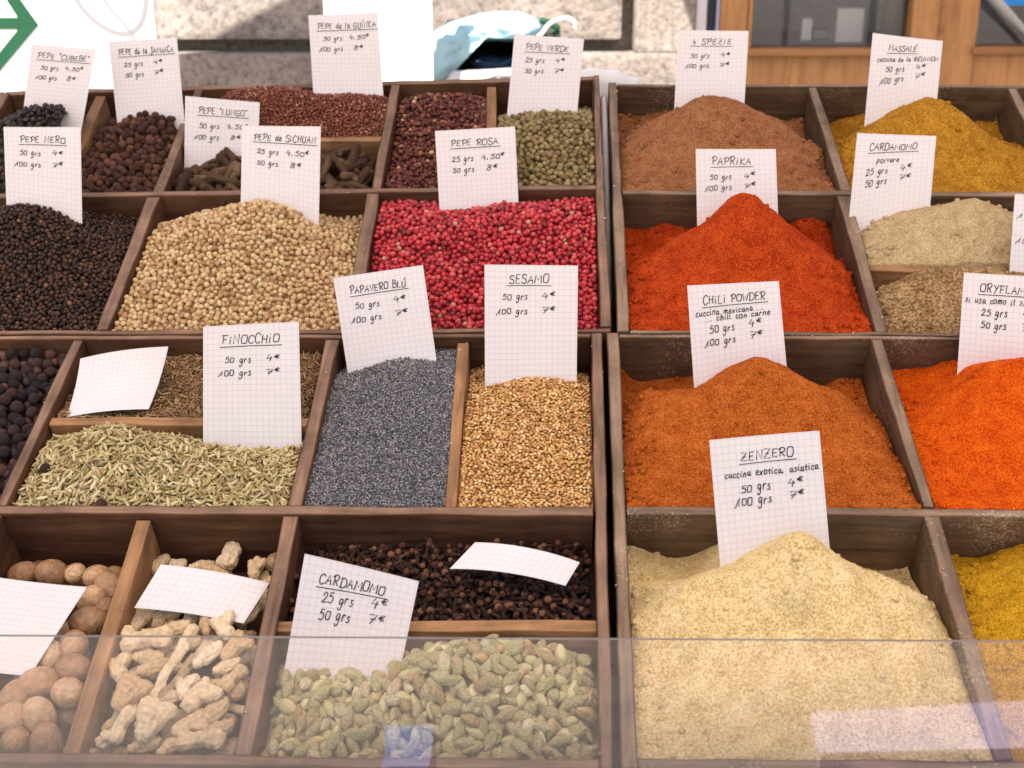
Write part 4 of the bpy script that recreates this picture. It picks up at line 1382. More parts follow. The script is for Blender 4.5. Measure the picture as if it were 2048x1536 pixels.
# ginger roots: joined stubs, fused into one skin
def root(name, chains, seed, vox=.0011):
    import bmesh
    bm = bmesh.new()
    for ch in chains:
        pts = np.array([c[:3] for c in ch], float); rad = [c[3] for c in ch]
        for i in range(len(pts) - 1):
            for t in np.linspace(0, 1, 7):
                p = pts[i] * (1 - t) + pts[i + 1] * t
                rr = rad[i] * (1 - t) + rad[i + 1] * t
                bmesh.ops.create_icosphere(bm, subdivisions=2, radius=rr, matrix=Matrix.Translation(p))
    me = bpy.data.meshes.new(name)
    bm.to_mesh(me); bm.free()
    tmp = bpy.data.objects.new("temporary_root", me)
    COL.objects.link(tmp)
    rm = tmp.modifiers.new("remesh", 'REMESH'); rm.mode = 'VOXEL'; rm.voxel_size = vox
    sm = tmp.modifiers.new("smooth", 'SMOOTH'); sm.iterations = 5; sm.factor = .5
    dg = bpy.context.evaluated_depsgraph_get()
    out = bpy.data.meshes.new_from_object(tmp.evaluated_get(dg))
    bpy.data.objects.remove(tmp)
    n = len(out.vertices)
    co = np.empty(n * 3, np.float32); out.vertices.foreach_get("co", co); co = co.reshape(-1, 3)
    no = np.empty(n * 3, np.float32); out.vertices.foreach_get("normal", no); no = no.reshape(-1, 3)
    co = co * np.array([1, 1, .82]); d = .0009 * fbm(co * 110 + seed * 7, 2) + .0007 * fbm(co * np.array([120, 600, 600]) + seed, 3) - .0013 * np.abs(fbm(co * np.array([320, 130, 130]) + 3 * seed, 2))
    co = co + no * d[:, None]
    out.vertices.foreach_set("co", co.astype(np.float32).ravel())
    out.polygons.foreach_set("use_smooth", [True] * len(out.polygons))
    out.update(); out.name = name
    out.materials.clear(); out.materials.append(gm_)
    return out


gm_ = m_grain("ginger_root", [(0, (0.52, 0.365, 0.205)), (.5, (0.66, 0.51, 0.32)), (1, (0.76, 0.63, 0.44))], .85, .15, 240, .26, .0016, True)
k_ = .001


def chains(*cs):
    return [[tuple(v * .001 for v in p) for p in c] for c in cs]


RT = {
    'bone': root("ginger_root", chains([(-11, 0, 0, 7.5), (0, 1, 0, 6.6), (11, 0, 0, 8)], [(-10, 2, 0, 6), (-12, 8, 2, 5)], [(11, 0, 0, 6), (14, -6, 0, 4.5)]), 1),
    'stick': root("ginger_root", chains([(-28, 0, 0, 3.8), (-10, 1, 0, 4.6), (10, 0, 0, 4.8), (25, 1, 0, 5.2)]), 2),
    'wedge': root("ginger_root", chains([(-9, 0, 0, 8), (2, 1, 0, 11), (9, 7, 0, 7.5)], [(4, 0, 0, 9), (9, -8, 0, 6.5)]), 3),
    'knob': root("ginger_root", chains([(-4, 0, 0, 9), (4, 2, 0, 8.5)], [(-2, 0, 0, 7), (-9, 4, 2, 4.5)]), 4),
    'finger': root("ginger_root", chains([(-10, 0, 0, 4.2), (-2, 0, 0, 7), (5, 1, 0, 6.8), (11, 3, 0, 3.6)]), 5),
    'fork': root("ginger_root", chains([(-11, 0, 0, 5.5), (1, 0, 0, 8), (11, 6, 0, 5.2)], [(3, -1, 0, 7), (10, -8, 1, 5)]), 6),
    'hook': root("ginger_root", chains([(-10, -4, 0, 6.8), (-1, 2, 0, 7.6), (9, -3, 0, 6)], [(0, 2, 0, 6), (3, 9, 1, 4)]), 7),
}
GLb = "knobbly pale dried ginger root in the compartment left of the cardamom pods"
GG = "dried ginger roots in the front left tray"
r = np.random.default_rng(51)
CAMR = np.array([1.0, 0, 0]); CAMU = np.array([0, math.sin(PITCH), math.cos(PITCH)])


def ginger(kind, px, py, ang, s=1.0, lift=.004, roll=0.0):
    p = hit('ginger', px, py)
    nr = N3
    x = CAMR * math.cos(R(ang)) + V3 * math.sin(R(ang)) * 1.2
    x = x - nr * (x @ nr); x /= np.linalg.norm(x)
    x = x + nr * r.uniform(-.18, .18); x /= np.linalg.norm(x)
    y = np.cross(nr, x); y /= np.linalg.norm(y)
    z = np.cross(x, y)
    c, s_ = math.cos(roll), math.sin(roll)
    y, z = y * c + z * s_, z * c - y * s_
    put("ginger_root", RT[kind], p + nr * lift, np.stack([x, y, z], -1), s * .86, GLb, "ginger root", GG)


for g in [('knob', 466, 1124, 60, 1.15, .006), ('hook', 316, 1142, 80, .9, .006), ('finger', 405, 1142, 10, .9), ('finger', 430, 1150, -20, 1), ('hook', 515, 1146, 60, .8, .006), ('knob', 360, 1140, 0, .7),
          ('bone', 300, 1300, 8, 1.25, .012), ('finger', 350, 1272, 15, 1.1, .006), ('hook', 455, 1270, 95, 1.0, .012), ('finger', 418, 1262, 100, .9, .008), ('stick', 362, 1352, 66, 1.15, .016),
          ('finger', 300, 1328, -8, 1.0, .006), ('finger', 312, 1350, 20, 1.05, .008), ('finger', 420, 1325, 35, 1.1, .008), ('fork', 475, 1312, 50, 1.0, .008), ('hook', 412, 1408, 12, 1.15, .010),
          ('wedge', 265, 1400, 60, 1.1, .008), ('hook', 245, 1345, 85, 1.0, .006), ('wedge', 312, 1460, 70, 1.15, .012), ('bone', 250, 1465, 75, .95, .008), ('finger', 430, 1440, 40, 1.2, .006),
          ('bone', 405, 1496, 6, 1.1, .008), ('fork', 385, 1465, 25, 1.0, .006), ('finger', 440, 1475, 30, 1.1, .006), ('hook', 375, 1380, 70, .9, .004), ('finger', 345, 1400, 20, .9, .002),
          ('fork', 285, 1245, 70, .9, .004), ('finger', 440, 1230, 60, 1, .004), ('hook', 335, 1240, 30, .9), ('finger', 505, 1235, 60, 1, .004), ('finger', 385, 1245, 80, .9, .004),
          ('bone', 470, 1370, 60, .8, .004), ('finger', 455, 1340, 20, .9, .004), ('finger', 290, 1500, 10, 1, .004), ('knob', 222, 1490, 20, .8, .004), ('finger', 345, 1500, 40, 1, .004), ('stick', 430, 1385, 30, .7, .004), ('wedge', 270, 1430, 20, .8, .002),
          ('finger', 420, 1190, 20, 1, -.002), ('hook', 340, 1190, 60, 1, -.002), ('bone', 380, 1200, -10, 1, -.002)]:
    ginger(*g)
a, b = rsa('ginger', .0150, .010, 10, r)
P = SURF['ginger'].pos(a, b) - np.outer(np.full(len(a), .006), N3)
Rm = lie_rot(SURF['ginger'].normal(a, b), r, .3)
for i in range(len(P)):
    put("ginger_root", RT[list(RT)[i % 7]], P[i], Rm[i], .85, GLb, "ginger root", GG)

# crumbs and strayed grains on the wooden rims
r = np.random.default_rng(61)
C0, S = [], []
for P3, quad in BOARDS:
    mx_ = sum(p[0] for p in quad) / 4
    L = np.linalg.norm(P3[1] - P3[0])
    k = int(L * (46 if mx_ > 1230 else 26))
    for _ in range(k):
        t, s_ = r.random(), r.random()
        p = (P3[0] * (1 - t) + P3[1] * t) * (1 - s_) + (P3[3] * (1 - t) + P3[2] * t) * s_
        d = .0006 + .0016 * r.random() ** 3
        C0.append(p + N3 * d * .3); S.append(d)
C0 = np.array(C0); S = np.array(S)
mc = m_grain("crumbs", [(0, (0.30, 0.2, 0.12)), (.4, (0.5, 0.36, 0.2)), (.7, (0.55, 0.2, 0.05)), (.85, (0.62, 0.5, 0.3)), (1, (0.7, 0.62, 0.5))], .8)
t3 = [rough_ball(2, .2, 3, i, (1.3, 1, .7)) for i in range(3)]
VV, TT, AA, k = [], [], [], 0
Rm = rand_rot(len(C0), r)
for i in range(len(C0)):
    tv, tt = t3[i % 3]
    VV.append(tv @ Rm[i].T * S[i] + C0[i]); TT.append(tt + k); k += len(tv); AA.append(np.full(len(tv), r.random()))
o = C0.mean(0)
ob = link("spice_crumbs", tri_mesh("spice_crumbs", np.concatenate(VV) - o, np.concatenate(TT), True, {'rnd': np.concatenate(AA)}), mc)
ob.location = o
tag(ob, "tiny crumbs of spice strewn along the tops of the wooden dividers", "crumbs", None, "stuff")


# ------------------------------------------------------------------ the stall: table, canopy, glass
def struct(name, me, m):
    o = link(name, me, m)
    o['kind'] = 'structure'
    return o


M['stone_ground'] = m_plain("paving_stone", (0.30, 0.255, 0.22), 0.85, .25, 3)
struct("ground", poly_mesh("ground", [(-60, -60, 0), (60, -60, 0), (60, 60, 0), (-60, 60, 0)], [(0, 1, 2, 3)]), M['stone_ground'])
M['table'] = m_wood("table_board", (0.05, 0.032, 0.024), (0.10, 0.066, 0.05))
M['metal'] = m_plain("painted_metal", (0.30, 0.30, 0.31), .45, .1)


def tray_frame_box(u0, u1, v0, v1, n0, n1):
    o = W((u0 + u1) / 2, (v0 + v1) / 2, n0)
    return boxes_mesh("slab", [(-(u1 - u0) / 2, (u1 - u0) / 2, -(v1 - v0) / 2, (v1 - v0) / 2, 0, n1 - n0)], .002), frame(o, U3, V3, N3)


vf = at(1220, 1545)[1]; vb = at(1220, 150)[1]
u_l = at(-870, 1500)[0] - .05; u_r = at(2772, 1545)[0] + .12
tb = W((u_l + u_r) / 2, (vf + vb) / 2, -.1)
tbl = empty("display_table", (tb[0], tb[1], 0), "sloping dark display table under the wooden trays", "table")
me, mw = tray_frame_box(u_l, u_r, vf - .03, vb + .02, -.118, -.088)
link("table_top", me, M['table'], tbl, mw)
for uu in (u_l + .06, u_r - .06):
    for vv in (vf + .05, vb - .05):
        p = W(uu, vv, -.119)
        link("leg", boxes_mesh("leg", [(-.025, .025, -.025, .025, 0, p[2] - .012)], .002), M['table'], tbl, Matrix.Translation((p[0], p[1], 0)))

# white sheet spread under the trays, showing in the gap and behind the rims
M['sheet'] = m_plain("white_cloth", (0.80, 0.79, 0.80), .9, .03, 20)
ug0, ug1 = at(1120, 300)[0], at(1300, 300)[0]
V, Fc = [], []
vv0 = at(1215, 640)[1]
prof = [(vv0, -.083), (vb - .06, -.083), (vb + .012, -.083), (vb + .024, -.06), (vb + .030, -.03), (vb + .038, -.014), (vb + .05, -.018), (vb + .065, -.05), (vb + .075, -.12)]
for j, (v, n) in enumerate(prof):
    for i in range(17):
        t = i / 16
        k = 1 if j >= 4 else 0
        edge = -.014 * k * (abs(t - .45) * 2) ** 2
        V.append(W(ug0 * (1 - t) + ug1 * t, v, n + edge + (.002 * math.sin(i * 1.3 + j) if j > 3 else 0)))
o = np.array(V).mean(0)
for j in range(len(prof) - 1):
    for i in range(16):
        k = j * 17 + i
        Fc.append((k, k + 1, k + 18, k + 17))
# a fold of the sheet pushed up into the gap between the trays
k0 = len(V)
NG = 20
for j in range(NG + 1):
    t = j / NG
    y = 172 + 330 * t
    xa, xb = 1199.5 + (y - 151) * .0476, 1216 + (y - 167) * .0345
    a_, b_ = at(xa + 2.0, y), at(xb - 2.0, y)
    top = -.010 - .055 * t ** 1.5
    for (f, n) in ((0, -.083), (.12, top - .006), (.5, top), (.88, top - .006), (1, -.083)):
        p = a_ * (1 - f) + b_ * f
        V.append(W(p[0], p[1], n + .0012 * math.sin(j * 1.9 + f * 3)))
for j in range(NG):
    for i in range(4):
        k = k0 + j * 5 + i
        Fc.append((k, k + 1, k + 6, k + 5))
sh = link("white_sheet", poly_mesh("white_sheet", np.array(V) - o, Fc, True), M['sheet'])
sh.location = o
md = sh.modifiers.new("thick", 'SOLIDIFY'); md.thickness = .0015; md.offset = -1
tag(sh, "white sheet showing in the gap behind the two back trays", "sheet")

# market canopy of pale cloth over the trays, out of the picture above
m, nt, b = new_mat("canopy_cloth")
out = nt.nodes["Material Output"]
df = node(nt, "ShaderNodeBsdfDiffuse"); tr = node(nt, "ShaderNodeBsdfTranslucent")
df.inputs[0].default_value = (0.80, 0.72, 0.66, 1); tr.inputs[0].default_value = (0.86, 0.735, 0.665, 1)
mx = node(nt, "ShaderNodeMixShader"); mx.inputs[0].default_value = 0.55
nt.links.new(df.outputs[0], mx.inputs[1]); nt.links.new(tr.outputs[0], mx.inputs[2]); nt.links.new(mx.outputs[0], out.inputs[0])
nt.nodes.remove(b)
M['canopy'] = m
CZ = 2.55


def canopy(name, pts, poles, label, z=CZ, sag=.05):
    c = np.mean(pts, 0)
    root = empty(name, (c[0], c[1], 0), label, "canopy")
    n = len(pts)
    V = [(0, 0, z + sag)] + [(p[0] - c[0], p[1] - c[1], z) for p in pts] + [(p[0] - c[0], p[1] - c[1], z - .12) for p in pts]
    Fc = [(0, 1 + i, 1 + (i + 1) % n) for i in range(n)] + [(1 + i, 1 + n + i, 1 + n + (i + 1) % n, 1 + (i + 1) % n) for i in range(n)]
    link("cloth", poly_mesh("cloth", V, Fc), M['canopy'], root, Matrix.Translation((c[0], c[1], 0)))
    for (x, y) in poles:
        link("pole", tube_mesh("pole", [(0, 0, 0), (0, 0, z - .01)], .022, 12), M['metal'], root, Matrix.Translation((x, y, 0)))
    return root


canopy("market_canopy", [(-1.9, -1.0), (2.0, -1.0), (2.0, 1.30), (-1.9, 1.30)], [(-1.8, -.9), (1.9, -.9), (-1.8, 1.25), (1.9, 1.25)], "pale cloth canopy shading the spice trays from above")

# sneeze guard: a glass pane leaning in front of the trays
m, nt, b = new_mat("clear_glass")
out = nt.nodes["Material Output"]
nt.nodes.remove(b)
tp = node(nt, "ShaderNodeBsdfTransparent"); tp.inputs[0].default_value = (.985, .975, .975, 1)
gl = node(nt, "ShaderNodeBsdfGlossy"); gl.inputs['Roughness'].default_value = 0.0
gl.inputs[0].default_value = (1, 1, 1, 1)
fr = node(nt, "ShaderNodeFresnel"); fr.inputs[0].default_value = 1.5
mx = node(nt, "ShaderNodeMixShader")
nt.links.new(fr.outputs[0], mx.inputs[0]); nt.links.new(tp.outputs[0], mx.inputs[1]); nt.links.new(gl.outputs[0], mx.inputs[2])
# film of dust
dd = node(nt, "ShaderNodeBsdfDiffuse"); dd.inputs[0].default_value = (.75, .70, .69, 1)
mx2 = node(nt, "ShaderNodeMixShader"); mx2.inputs[0].default_value = .008
nt.links.new(mx.outputs[0], mx2.inputs[1]); nt.links.new(dd.outputs[0], mx2.inputs[2]); nt.links.new(mx2.outputs[0], out.inputs[0])
M['glass'] = m
M['glass_edge'] = m_plain("glass_edge", (.20, .19, .18), .3, .05)
pf = W(*at(1024, 1545), 0.0)
Y0 = pf[1] - .030
LEAN = R(10)
z_top_guess = None
# the pane leans: its plane goes through (Y0, z0) at rim height and tilts back towards the trays
PN = np.array([0, -math.cos(LEAN), math.sin(LEAN)])
PA = np.array([0, Y0, pf[2]])


def on_pane(px, py):
    d = ray(px, py)
    return EYE + d * (((PA - EYE) @ PN) / (d @ PN))


tl, tr_ = on_pane(-700, 1269), on_pane(2900, 1289)
up = np.array([0, math.sin(LEAN), math.cos(LEAN)])
bl = tl - up * ((tl[2] - pf[2]) / up[2] + .14); br = tr_ - up * ((tr_[2] - pf[2]) / up[2] + .14)
V = [bl, br, tr_, tl]
th = .003
V = V + [v - PN * th for v in V]
o = (bl + br) / 2
me = poly_mesh("glass_pane", np.array(V) - o, [(0, 1, 2, 3), (7, 6, 5, 4), (3, 2, 6, 7), (1, 0, 4, 5), (2, 1, 5, 6), (0, 3, 7, 4)], False, [0, 0, 1, 1, 1, 1])
gp = link("glass_guard", me, [M['glass'], M['glass_edge']])
gp.location = o
tag(gp, "clear glass guard leaning across the front of the trays", "glass panel")


def mirrored(px, py, Y):
    p = on_pane(px, py)
    d = ray(px, py); d = d - 2 * (d @ PN) * PN
    return p + d * ((Y - p[1]) / d[1])


# what the pane mirrors: a white bench and a blue crate standing in the sun behind the photographer
M['white_paint'] = m_plain("white_paint", (.66, .61, .90), .5, .02)
M['blue_plastic'] = m_plain("blue_plastic", (.40, .46, .86), .45, .05)


def mirrored_z(px, py, z):
    p = on_pane(px, py)
    d = ray(px, py); d = d - 2 * (d @ PN) * PN
    return p + d * ((z - p[2]) / d[2])


def slab(name, quad, z, th, mat, parent):
    P = [mirrored_z(x, y, z) for x, y in quad]
    V = [p - np.array([0, 0, th]) for p in P] + P
    o = np.mean(V, 0)
    import bmesh
    me = poly_mesh(name, np.array(V) - o, BOXF)
    bm = bmesh.new(); bm.from_mesh(me); bmesh.ops.recalc_face_normals(bm, faces=bm.faces); bm.to_mesh(me); bm.free()
    link(name, me, mat, parent, Matrix.Translation(o))
    return P


zb_ = .62
P = [mirrored_z(x, y, zb_) for x, y in ((1622, 1427), (2330, 1385), (2330, 1490), (1640, 1508))]
c = np.mean(P, 0)
bx = empty("white_bench", (c[0], c[1], 0), "white bench in the sun mirrored in the lower right of the glass", "bench")
slab("seat", ((1622, 1427), (2330, 1385), (2330, 1490), (1640, 1508)), zb_, .03, M['white_paint'], bx)
for (x, y) in [(p[0] * .92 + c[0] * .08, p[1] * .92 + c[1] * .08) for p in P]:
    link("leg", boxes_mesh("leg", [(-.012, .012, -.012, .012, 0, zb_ - .031)]), M['white_paint'], bx, Matrix.Translation((x, y, 0)))
quad = ((768, 1452), (868, 1452), (858, 1535), (772, 1535))
zc_ = .42
P = [mirrored_z(x, y, zc_) for x, y in quad]
c = np.mean(P, 0)
cr = empty("blue_crate", (c[0], c[1], 0), "small pale blue cool box mirrored faintly in the glass over the cardamom pods", "box")
slab("lid", quad, zc_, .03, M['blue_plastic'], cr)
w2, d2 = abs(P[1][0] - P[0][0]) * .46, abs(P[2][1] - P[1][1]) * .46
link("body", boxes_mesh("body", [(-w2, w2, -d2, d2, 0, zc_ - .031)], .006), M['blue_plastic'], cr, Matrix.Translation((c[0], c[1], 0)))

# ------------------------------------------------------------------ behind the stall: stone wall, shop window, signs
def m_stone(name, lo, hi, speck):
    m, nt, b = new_mat(name)
    b.inputs['Roughness'].default_value = .9
    b.inputs['Specular IOR Level'].default_value = .15
    v = coords(nt)
    a = noise(nt, v, 55, 5, .75)
    c = noise(nt, v, 4, 4, .6)
    rr = ramp(nt, [(.32, speck), (.45, lo), (.68, hi)], a)
    r2 = ramp(nt, [(.3, (.70, .68, .66)), (.7, (1.1, 1.1, 1.1))], c)
    nt.links.new(mixc(nt, 1.0, rr.outputs[0], r2.outputs[0], 'MULTIPLY'), b.inputs['Base Color'])
    bump(nt, a, .8, .012, b)
    return m


M['stone'] = m_stone("granite", (.27, .235, .21), (.43, .38, .345), (.11, .09, .08))
YW = 4.0


def px_box(px0, py0, px1, py1, Yf, depth):
    """box whose front face, at distance Yf, covers a rectangle of the picture"""
    a, b = atY(px0, (py0 + py1) / 2, Yf), atY(px1, (py0 + py1) / 2, Yf)
    return (a[0], b[0], Yf, Yf + depth, atY(1024, py1, Yf)[2], atY(1024, py0, Yf)[2])


def boxes_at(name, boxes, mat, parent, bev=.004):
    c = np.mean([[(b[0] + b[1]) / 2, (b[2] + b[3]) / 2, b[4]] for b in boxes], 0)
    me = boxes_mesh(name, [(b[0] - c[0], b[1] - c[0], b[2] - c[1], b[3] - c[1], b[4] - c[2], b[5] - c[2]) for b in boxes], bev)
    return link(name, me, mat, parent, Matrix.Translation(c))


TOPZ = 2.9
wl = empty("stone_wall", (-.8, YW, 0), "grey granite house wall with raised panel and ledge behind the stall", "stone wall")
xL, xR = -3.2, atY(1386, 80, YW)[0]
zl = atY(1024, 107, 3.93)[2]      # top of the ledge
zp = atY(1024, 81, 3.95)[2]       # bottom of the raised panel
boxes_at("wall", [(xL, xR, YW + .06, YW + .35, 0, TOPZ)], M['stone'], wl)
boxes_at("plinth", [(xL, xR, YW - .08, YW + .059, 0, zl)], M['stone'], wl, .012)
xp1 = atY(1243, 50, YW)[0]; xg = atY(1268, 50, YW)[0]
boxes_at("panel", [(xL, xp1, YW - .03, YW + .058, zp, TOPZ - .2)], M['stone'], wl, .018)
boxes_at("pilaster", [(xg, xR - .002, YW - .05, YW + .058, zl + .001, TOPZ - .1)], M['stone'], wl, .012)

M['door_wood'] = m_wood("door_wood", (.37, .175, .066), (.47, .235, .095), None, 0, .42, (45, 45, 4), (.94, 1.05))
M['door_wood_dark'] = m_wood("door_wood_dark", (.27, .125, .048), (.36, .175, .07), None, 0, .42, (4, 45, 45), (.94, 1.05))
M['pale_frame'] = m_plain("pale_frame", (.55, .53, .55), .7, .06)
M['navy'] = m_plain("navy_paint", (.03, .032, .055), .5, .1)
M['lilac'] = m_plain("lilac_paint", (.42, .42, .58), .6, .05)
M['dark_room'] = m_plain("dark_room", (.30, .295, .30), .9, .1)
M['grey_box'] = m_plain("grey_card", (.80, .78, .77), .7, .04)
M['grey_tube'] = m_plain("grey_tube", (.33, .33, .32), .6, .1)
m, nt, b = new_mat("window_glass")
out = nt.nodes["Material Output"]; nt.nodes.remove(b)
tp = node(nt, "ShaderNodeBsdfTransparent"); gl = node(nt, "ShaderNodeBsdfGlossy"); gl.inputs['Roughness'].default_value = 0.02
fr = node(nt, "ShaderNodeFresnel"); fr.inputs[0].default_value = 1.5
mx = node(nt, "ShaderNodeMixShader")
nt.links.new(fr.outputs[0], mx.inputs[0]); nt.links.new(tp.outputs[0], mx.inputs[1]); nt.links.new(gl.outputs[0], mx.inputs[2]); nt.links.new(mx.outputs[0], out.inputs[0])
M['window_glass'] = m

sw = empty("shop_window", (1.2, YW, 0), "orange brown wooden shop front with two glass panes at the right", "shop front")
X = lambda px: atY(px, 80, YW)[0]
Z = lambda py: atY(1024, py, YW)[2]
zs0 = Z(97)            # bottom of the glass
boxes_at("door_jamb", [(X(1386), X(1407), YW - .04, YW + .12, 0, TOPZ)], M['pale_frame'], sw)
boxes_at("dark_reveal", [(X(1407) + .001, X(1430), YW + .02, YW + .12, 0, TOPZ)], M['navy'], sw)
boxes_at("lilac_strip", [(X(1430) + .001, X(1437), YW + .005, YW + .12, 0, TOPZ)], M['lilac'], sw)
boxes_at("frame", [(X(1437) + .001, X(1493), YW, YW + .10, 0, TOPZ), (X(1820), X(1952), YW, YW + .10, 0, TOPZ),
                   (X(2200), X(2300), YW, YW + .10, 0, TOPZ),
                   (X(1493) + .001, X(1820) - .001, YW + .004, YW + .10, 0, Z(112)), (X(1952) + .001, X(2200) - .001, YW + .004, YW + .10, 0, Z(108)),
                   (X(1493) + .001, X(1820) - .001, YW + .004, YW + .10, TOPZ - .3, TOPZ), (X(1952) + .001, X(2200) - .001, YW + .004, YW + .10, TOPZ - .3, TOPZ)], M['door_wood'], sw, .006)
boxes_at("sill", [(X(1493) - .004, X(1820) + .004, YW - .025, YW + .099, Z(112) + .001, Z(97))], M['door_wood_dark'], sw, .006)
boxes_at("sill", [(X(1944), X(2200) + .004, YW - .02, YW + .099, Z(108) + .001, Z(94))], M['door_wood_dark'], sw, .006)
boxes_at("stile_bead", [(X(1493) + .001, X(1501), YW - .008, YW + .06, Z(97) + .001, TOPZ - .31)], M['door_wood'], sw, .003)
boxes_at("stile_bead", [(X(1874), X(1884), YW - .012, YW - .001, 0, TOPZ - .31)], M['door_wood_dark'], sw, .003)
boxes_at("pane", [(X(1501), X(1820), YW + .05, YW + .054, Z(97), TOPZ - .3)], M['window_glass'], sw, 0)
boxes_at("pane", [(X(1952), X(2200), YW + .05, YW + .054, Z(94), TOPZ - .3)], M['window_glass'], sw, 0)
boxes_at("room", [(X(1437), X(2300), YW + .85, YW + .9, 0, TOPZ), (X(1437), X(2300), YW + .101, YW + .849, TOPZ, TOPZ + .05), (X(1437) - .05, X(1437), YW + .13, YW + .85, 0, TOPZ), (X(2300), X(2300) + .05, YW + .13, YW + .85, 0, TOPZ)], M['dark_room'], sw, 0)
zsh = Z(99)
boxes_at("display_shelf", [(X(1440), X(2300), YW + .105, YW + .80, zsh - .03, zsh)], M['dark_room'], sw, 0)


def shelf_item(name, px0, px1, py0, Yf, dep, mat, label, catg):
    a, b2 = atY(px0, 60, Yf)[0], atY(px1, 60, Yf)[0]
    zt2 = atY(1024, py0, Yf)[2]
    me = boxes_mesh(name, [(-(b2 - a) / 2, (b2 - a) / 2, 0, dep, 0, zt2 - zsh)], .004)
    ob = link(name, me, mat)
    ob.location = ((a + b2) / 2, Yf, zsh + .001)
    return tag(ob, label, catg)


shelf_item("cardboard_box", 1672, 1726, 18, YW + .25, .12, M['grey_box'], "taller pale box behind the shop window glass", "box")
shelf_item("cardboard_box", 1603, 1624, 38, YW + .32, .06, M['grey_box'], "narrow pale carton behind the shop window", "box")
shelf_item("cardboard_box", 1628, 1664, 60, YW + .36, .1, M['grey_tube'], "low grey carton between two paler ones in the shop window", "box")
pa, pb = atY(1775, 92, YW + .3), atY(1800, -60, YW + .3)
tb_ = link("paper_roll", tube_mesh("paper_roll", [pa * 0, pb - pa], .034, 16), M['grey_tube'])
tb_.location = pa
tag(tb_, "slanting grey roll behind the window glass at the right", "roll")
pts = [atY(1985, -8, YW - .03), atY(2012, 22, YW - .03), atY(2050, 62, YW - .03), atY(2110, 130, YW - .03)]
cb = link("hanging_cable", tube_mesh("hanging_cable", [p - pts[0] for p in pts], [.014, .014, .009, .008], 10), M['grey_tube'])
cb.location = pts[0]
tag(cb, "dark grey cable hanging before the right hand pane", "cable")
a = px_box(2026, -40, 2080, 13, YW - .02, .01)
bs = link("blue_sticker", boxes_mesh("blue_sticker", [(-(a[1] - a[0]) / 2, (a[1] - a[0]) / 2, 0, .004, 0, a[5] - a[4])]), m_plain("bright_blue", (.02, .22, .62), .5, .03))
bs.location = ((a[0] + a[1]) / 2, YW + .045, a[4])
tag(bs, "bright blue sign at the top right corner of the window", "sign")

# unseen awning, added to keep the shop window in shade
aw = empty("added_awning", (1.7, YW, TOPZ), "unseen awning added above the shop window to shade it", "awning")
link("cloth", poly_mesh("cloth", [(X(1392) - .60, YW - .06, TOPZ - .25), (4.5, YW - .06, TOPZ - .25), (4.5, YW - 1.5, TOPZ - .6), (X(1392) - .62, YW - 1.5, TOPZ - .6)], [(0, 1, 2, 3)]), M['canopy'], aw, Matrix.Identity(4))

# added unseen cloth: its outline is the wanted wall shadow projected towards the sun
p0 = np.array(atY(402, 85, YW - .03)); p1 = np.array(atY(565, 0, YW - .03))
sv = np.array(SUN)


def up_to(p, z): return p + sv * ((z - p[2]) / sv[2])


PS = [up_to(np.array(atY(x, y, YW - .03)), 2.45) for x, y in ((392, 92), (565, 0), (700, -72), (862, -72), (862, 900), (392, 900))]
c = np.mean(PS, 0)
par = empty("shadow_cloth", (c[0], c[1], 0), "unseen cloth added behind the stall to shade part of the granite wall", "shadow_cloth")
link("cloth", poly_mesh("cloth", [tuple(p) for p in PS], [tuple(range(len(PS)))]), M['canopy'], par, Matrix.Identity(4))

# signs
M['sign_white'] = m_plain("sign_white", (.82, .82, .82), .45, .01)
M['green'] = m_plain("sign_green", (.006, .062, .027), .5, .05)
M['pale_grey'] = m_plain("print_grey", (.22, .215, .225), .5, .03)
YS = 2.42
sg = empty("arrow_sign", atY(150, 185, YS), "white sign with green arrow and pale grey outline at the top left", "sign")
a = px_box(-260, -140, 308, 205, YS, .012)
boxes_at("board", [a], M['sign_white'], sg, .001)


def flat(name, outline, Y, mat, parent, th=.0015):
    P = [atY(x, y, Y) for x, y in outline]
    n = len(P)
    V = P + [p + np.array([0, th, 0]) for p in P]
    o = P[0]
    import bmesh
    bm = bmesh.new()
    vs = [bm.verts.new(v - o) for v in V]
    f = bm.faces.new(vs[:n]); f2 = bm.faces.new(vs[n:][::-1])
    for i in range(n): bm.faces.new((vs[i], vs[n + i], vs[n + (i + 1) % n], vs[(i + 1) % n]))
    f.normal_update(); f2.normal_update()
    bmesh.ops.triangulate(bm, faces=[f, f2]); bmesh.ops.recalc_face_normals(bm, faces=bm.faces)
    me = bpy.data.meshes.new(name); bm.to_mesh(me); bm.free()
    return link(name, me, mat, parent, Matrix.Translation(o))


for nm, ol in (("arrow_shaft", [(-60, 35), (35, 35), (43, 48.5), (38, 58), (-60, 58)]), ("arrow_barb", [(-12, -38), (14, -38), (76, 49), (43.6, 49)]), ("arrow_barb", [(43.6, 49.2), (76, 49.2), (-25, 170), (-52, 166)])):
    flat(nm, ol, YS - .0024, M['green'], sg)


def stripe(name, pts, w, mat, parent, Y):
    P = np.array(S_('~' + ' '.join(f'{x},{y}' for x, y in pts))[0])
    Lf, Rt = [], []
    for i in range(len(P)):
        t = P[min(i + 1, len(P) - 1)] - P[max(i - 1, 0)]; t = t / np.linalg.norm(t)
        nn = np.array([-t[1], t[0]]) * w / 2
        Lf.append(P[i] + nn); Rt.append(P[i] - nn)
    return flat(name, [tuple(p) for p in Lf + Rt[::-1]], Y, mat, parent)


stripe("printed_outline", [(128, -60), (150, 0), (185, 42), (240, 72), (278, 58), (292, 10), (292, -60)], 10, M['pale_grey'], sg, YS - .0016)
stripe("printed_outline", [(190, -30), (215, 12), (250, 50), (272, 84)], 6, M['pale_grey'], sg, YS - .0034)

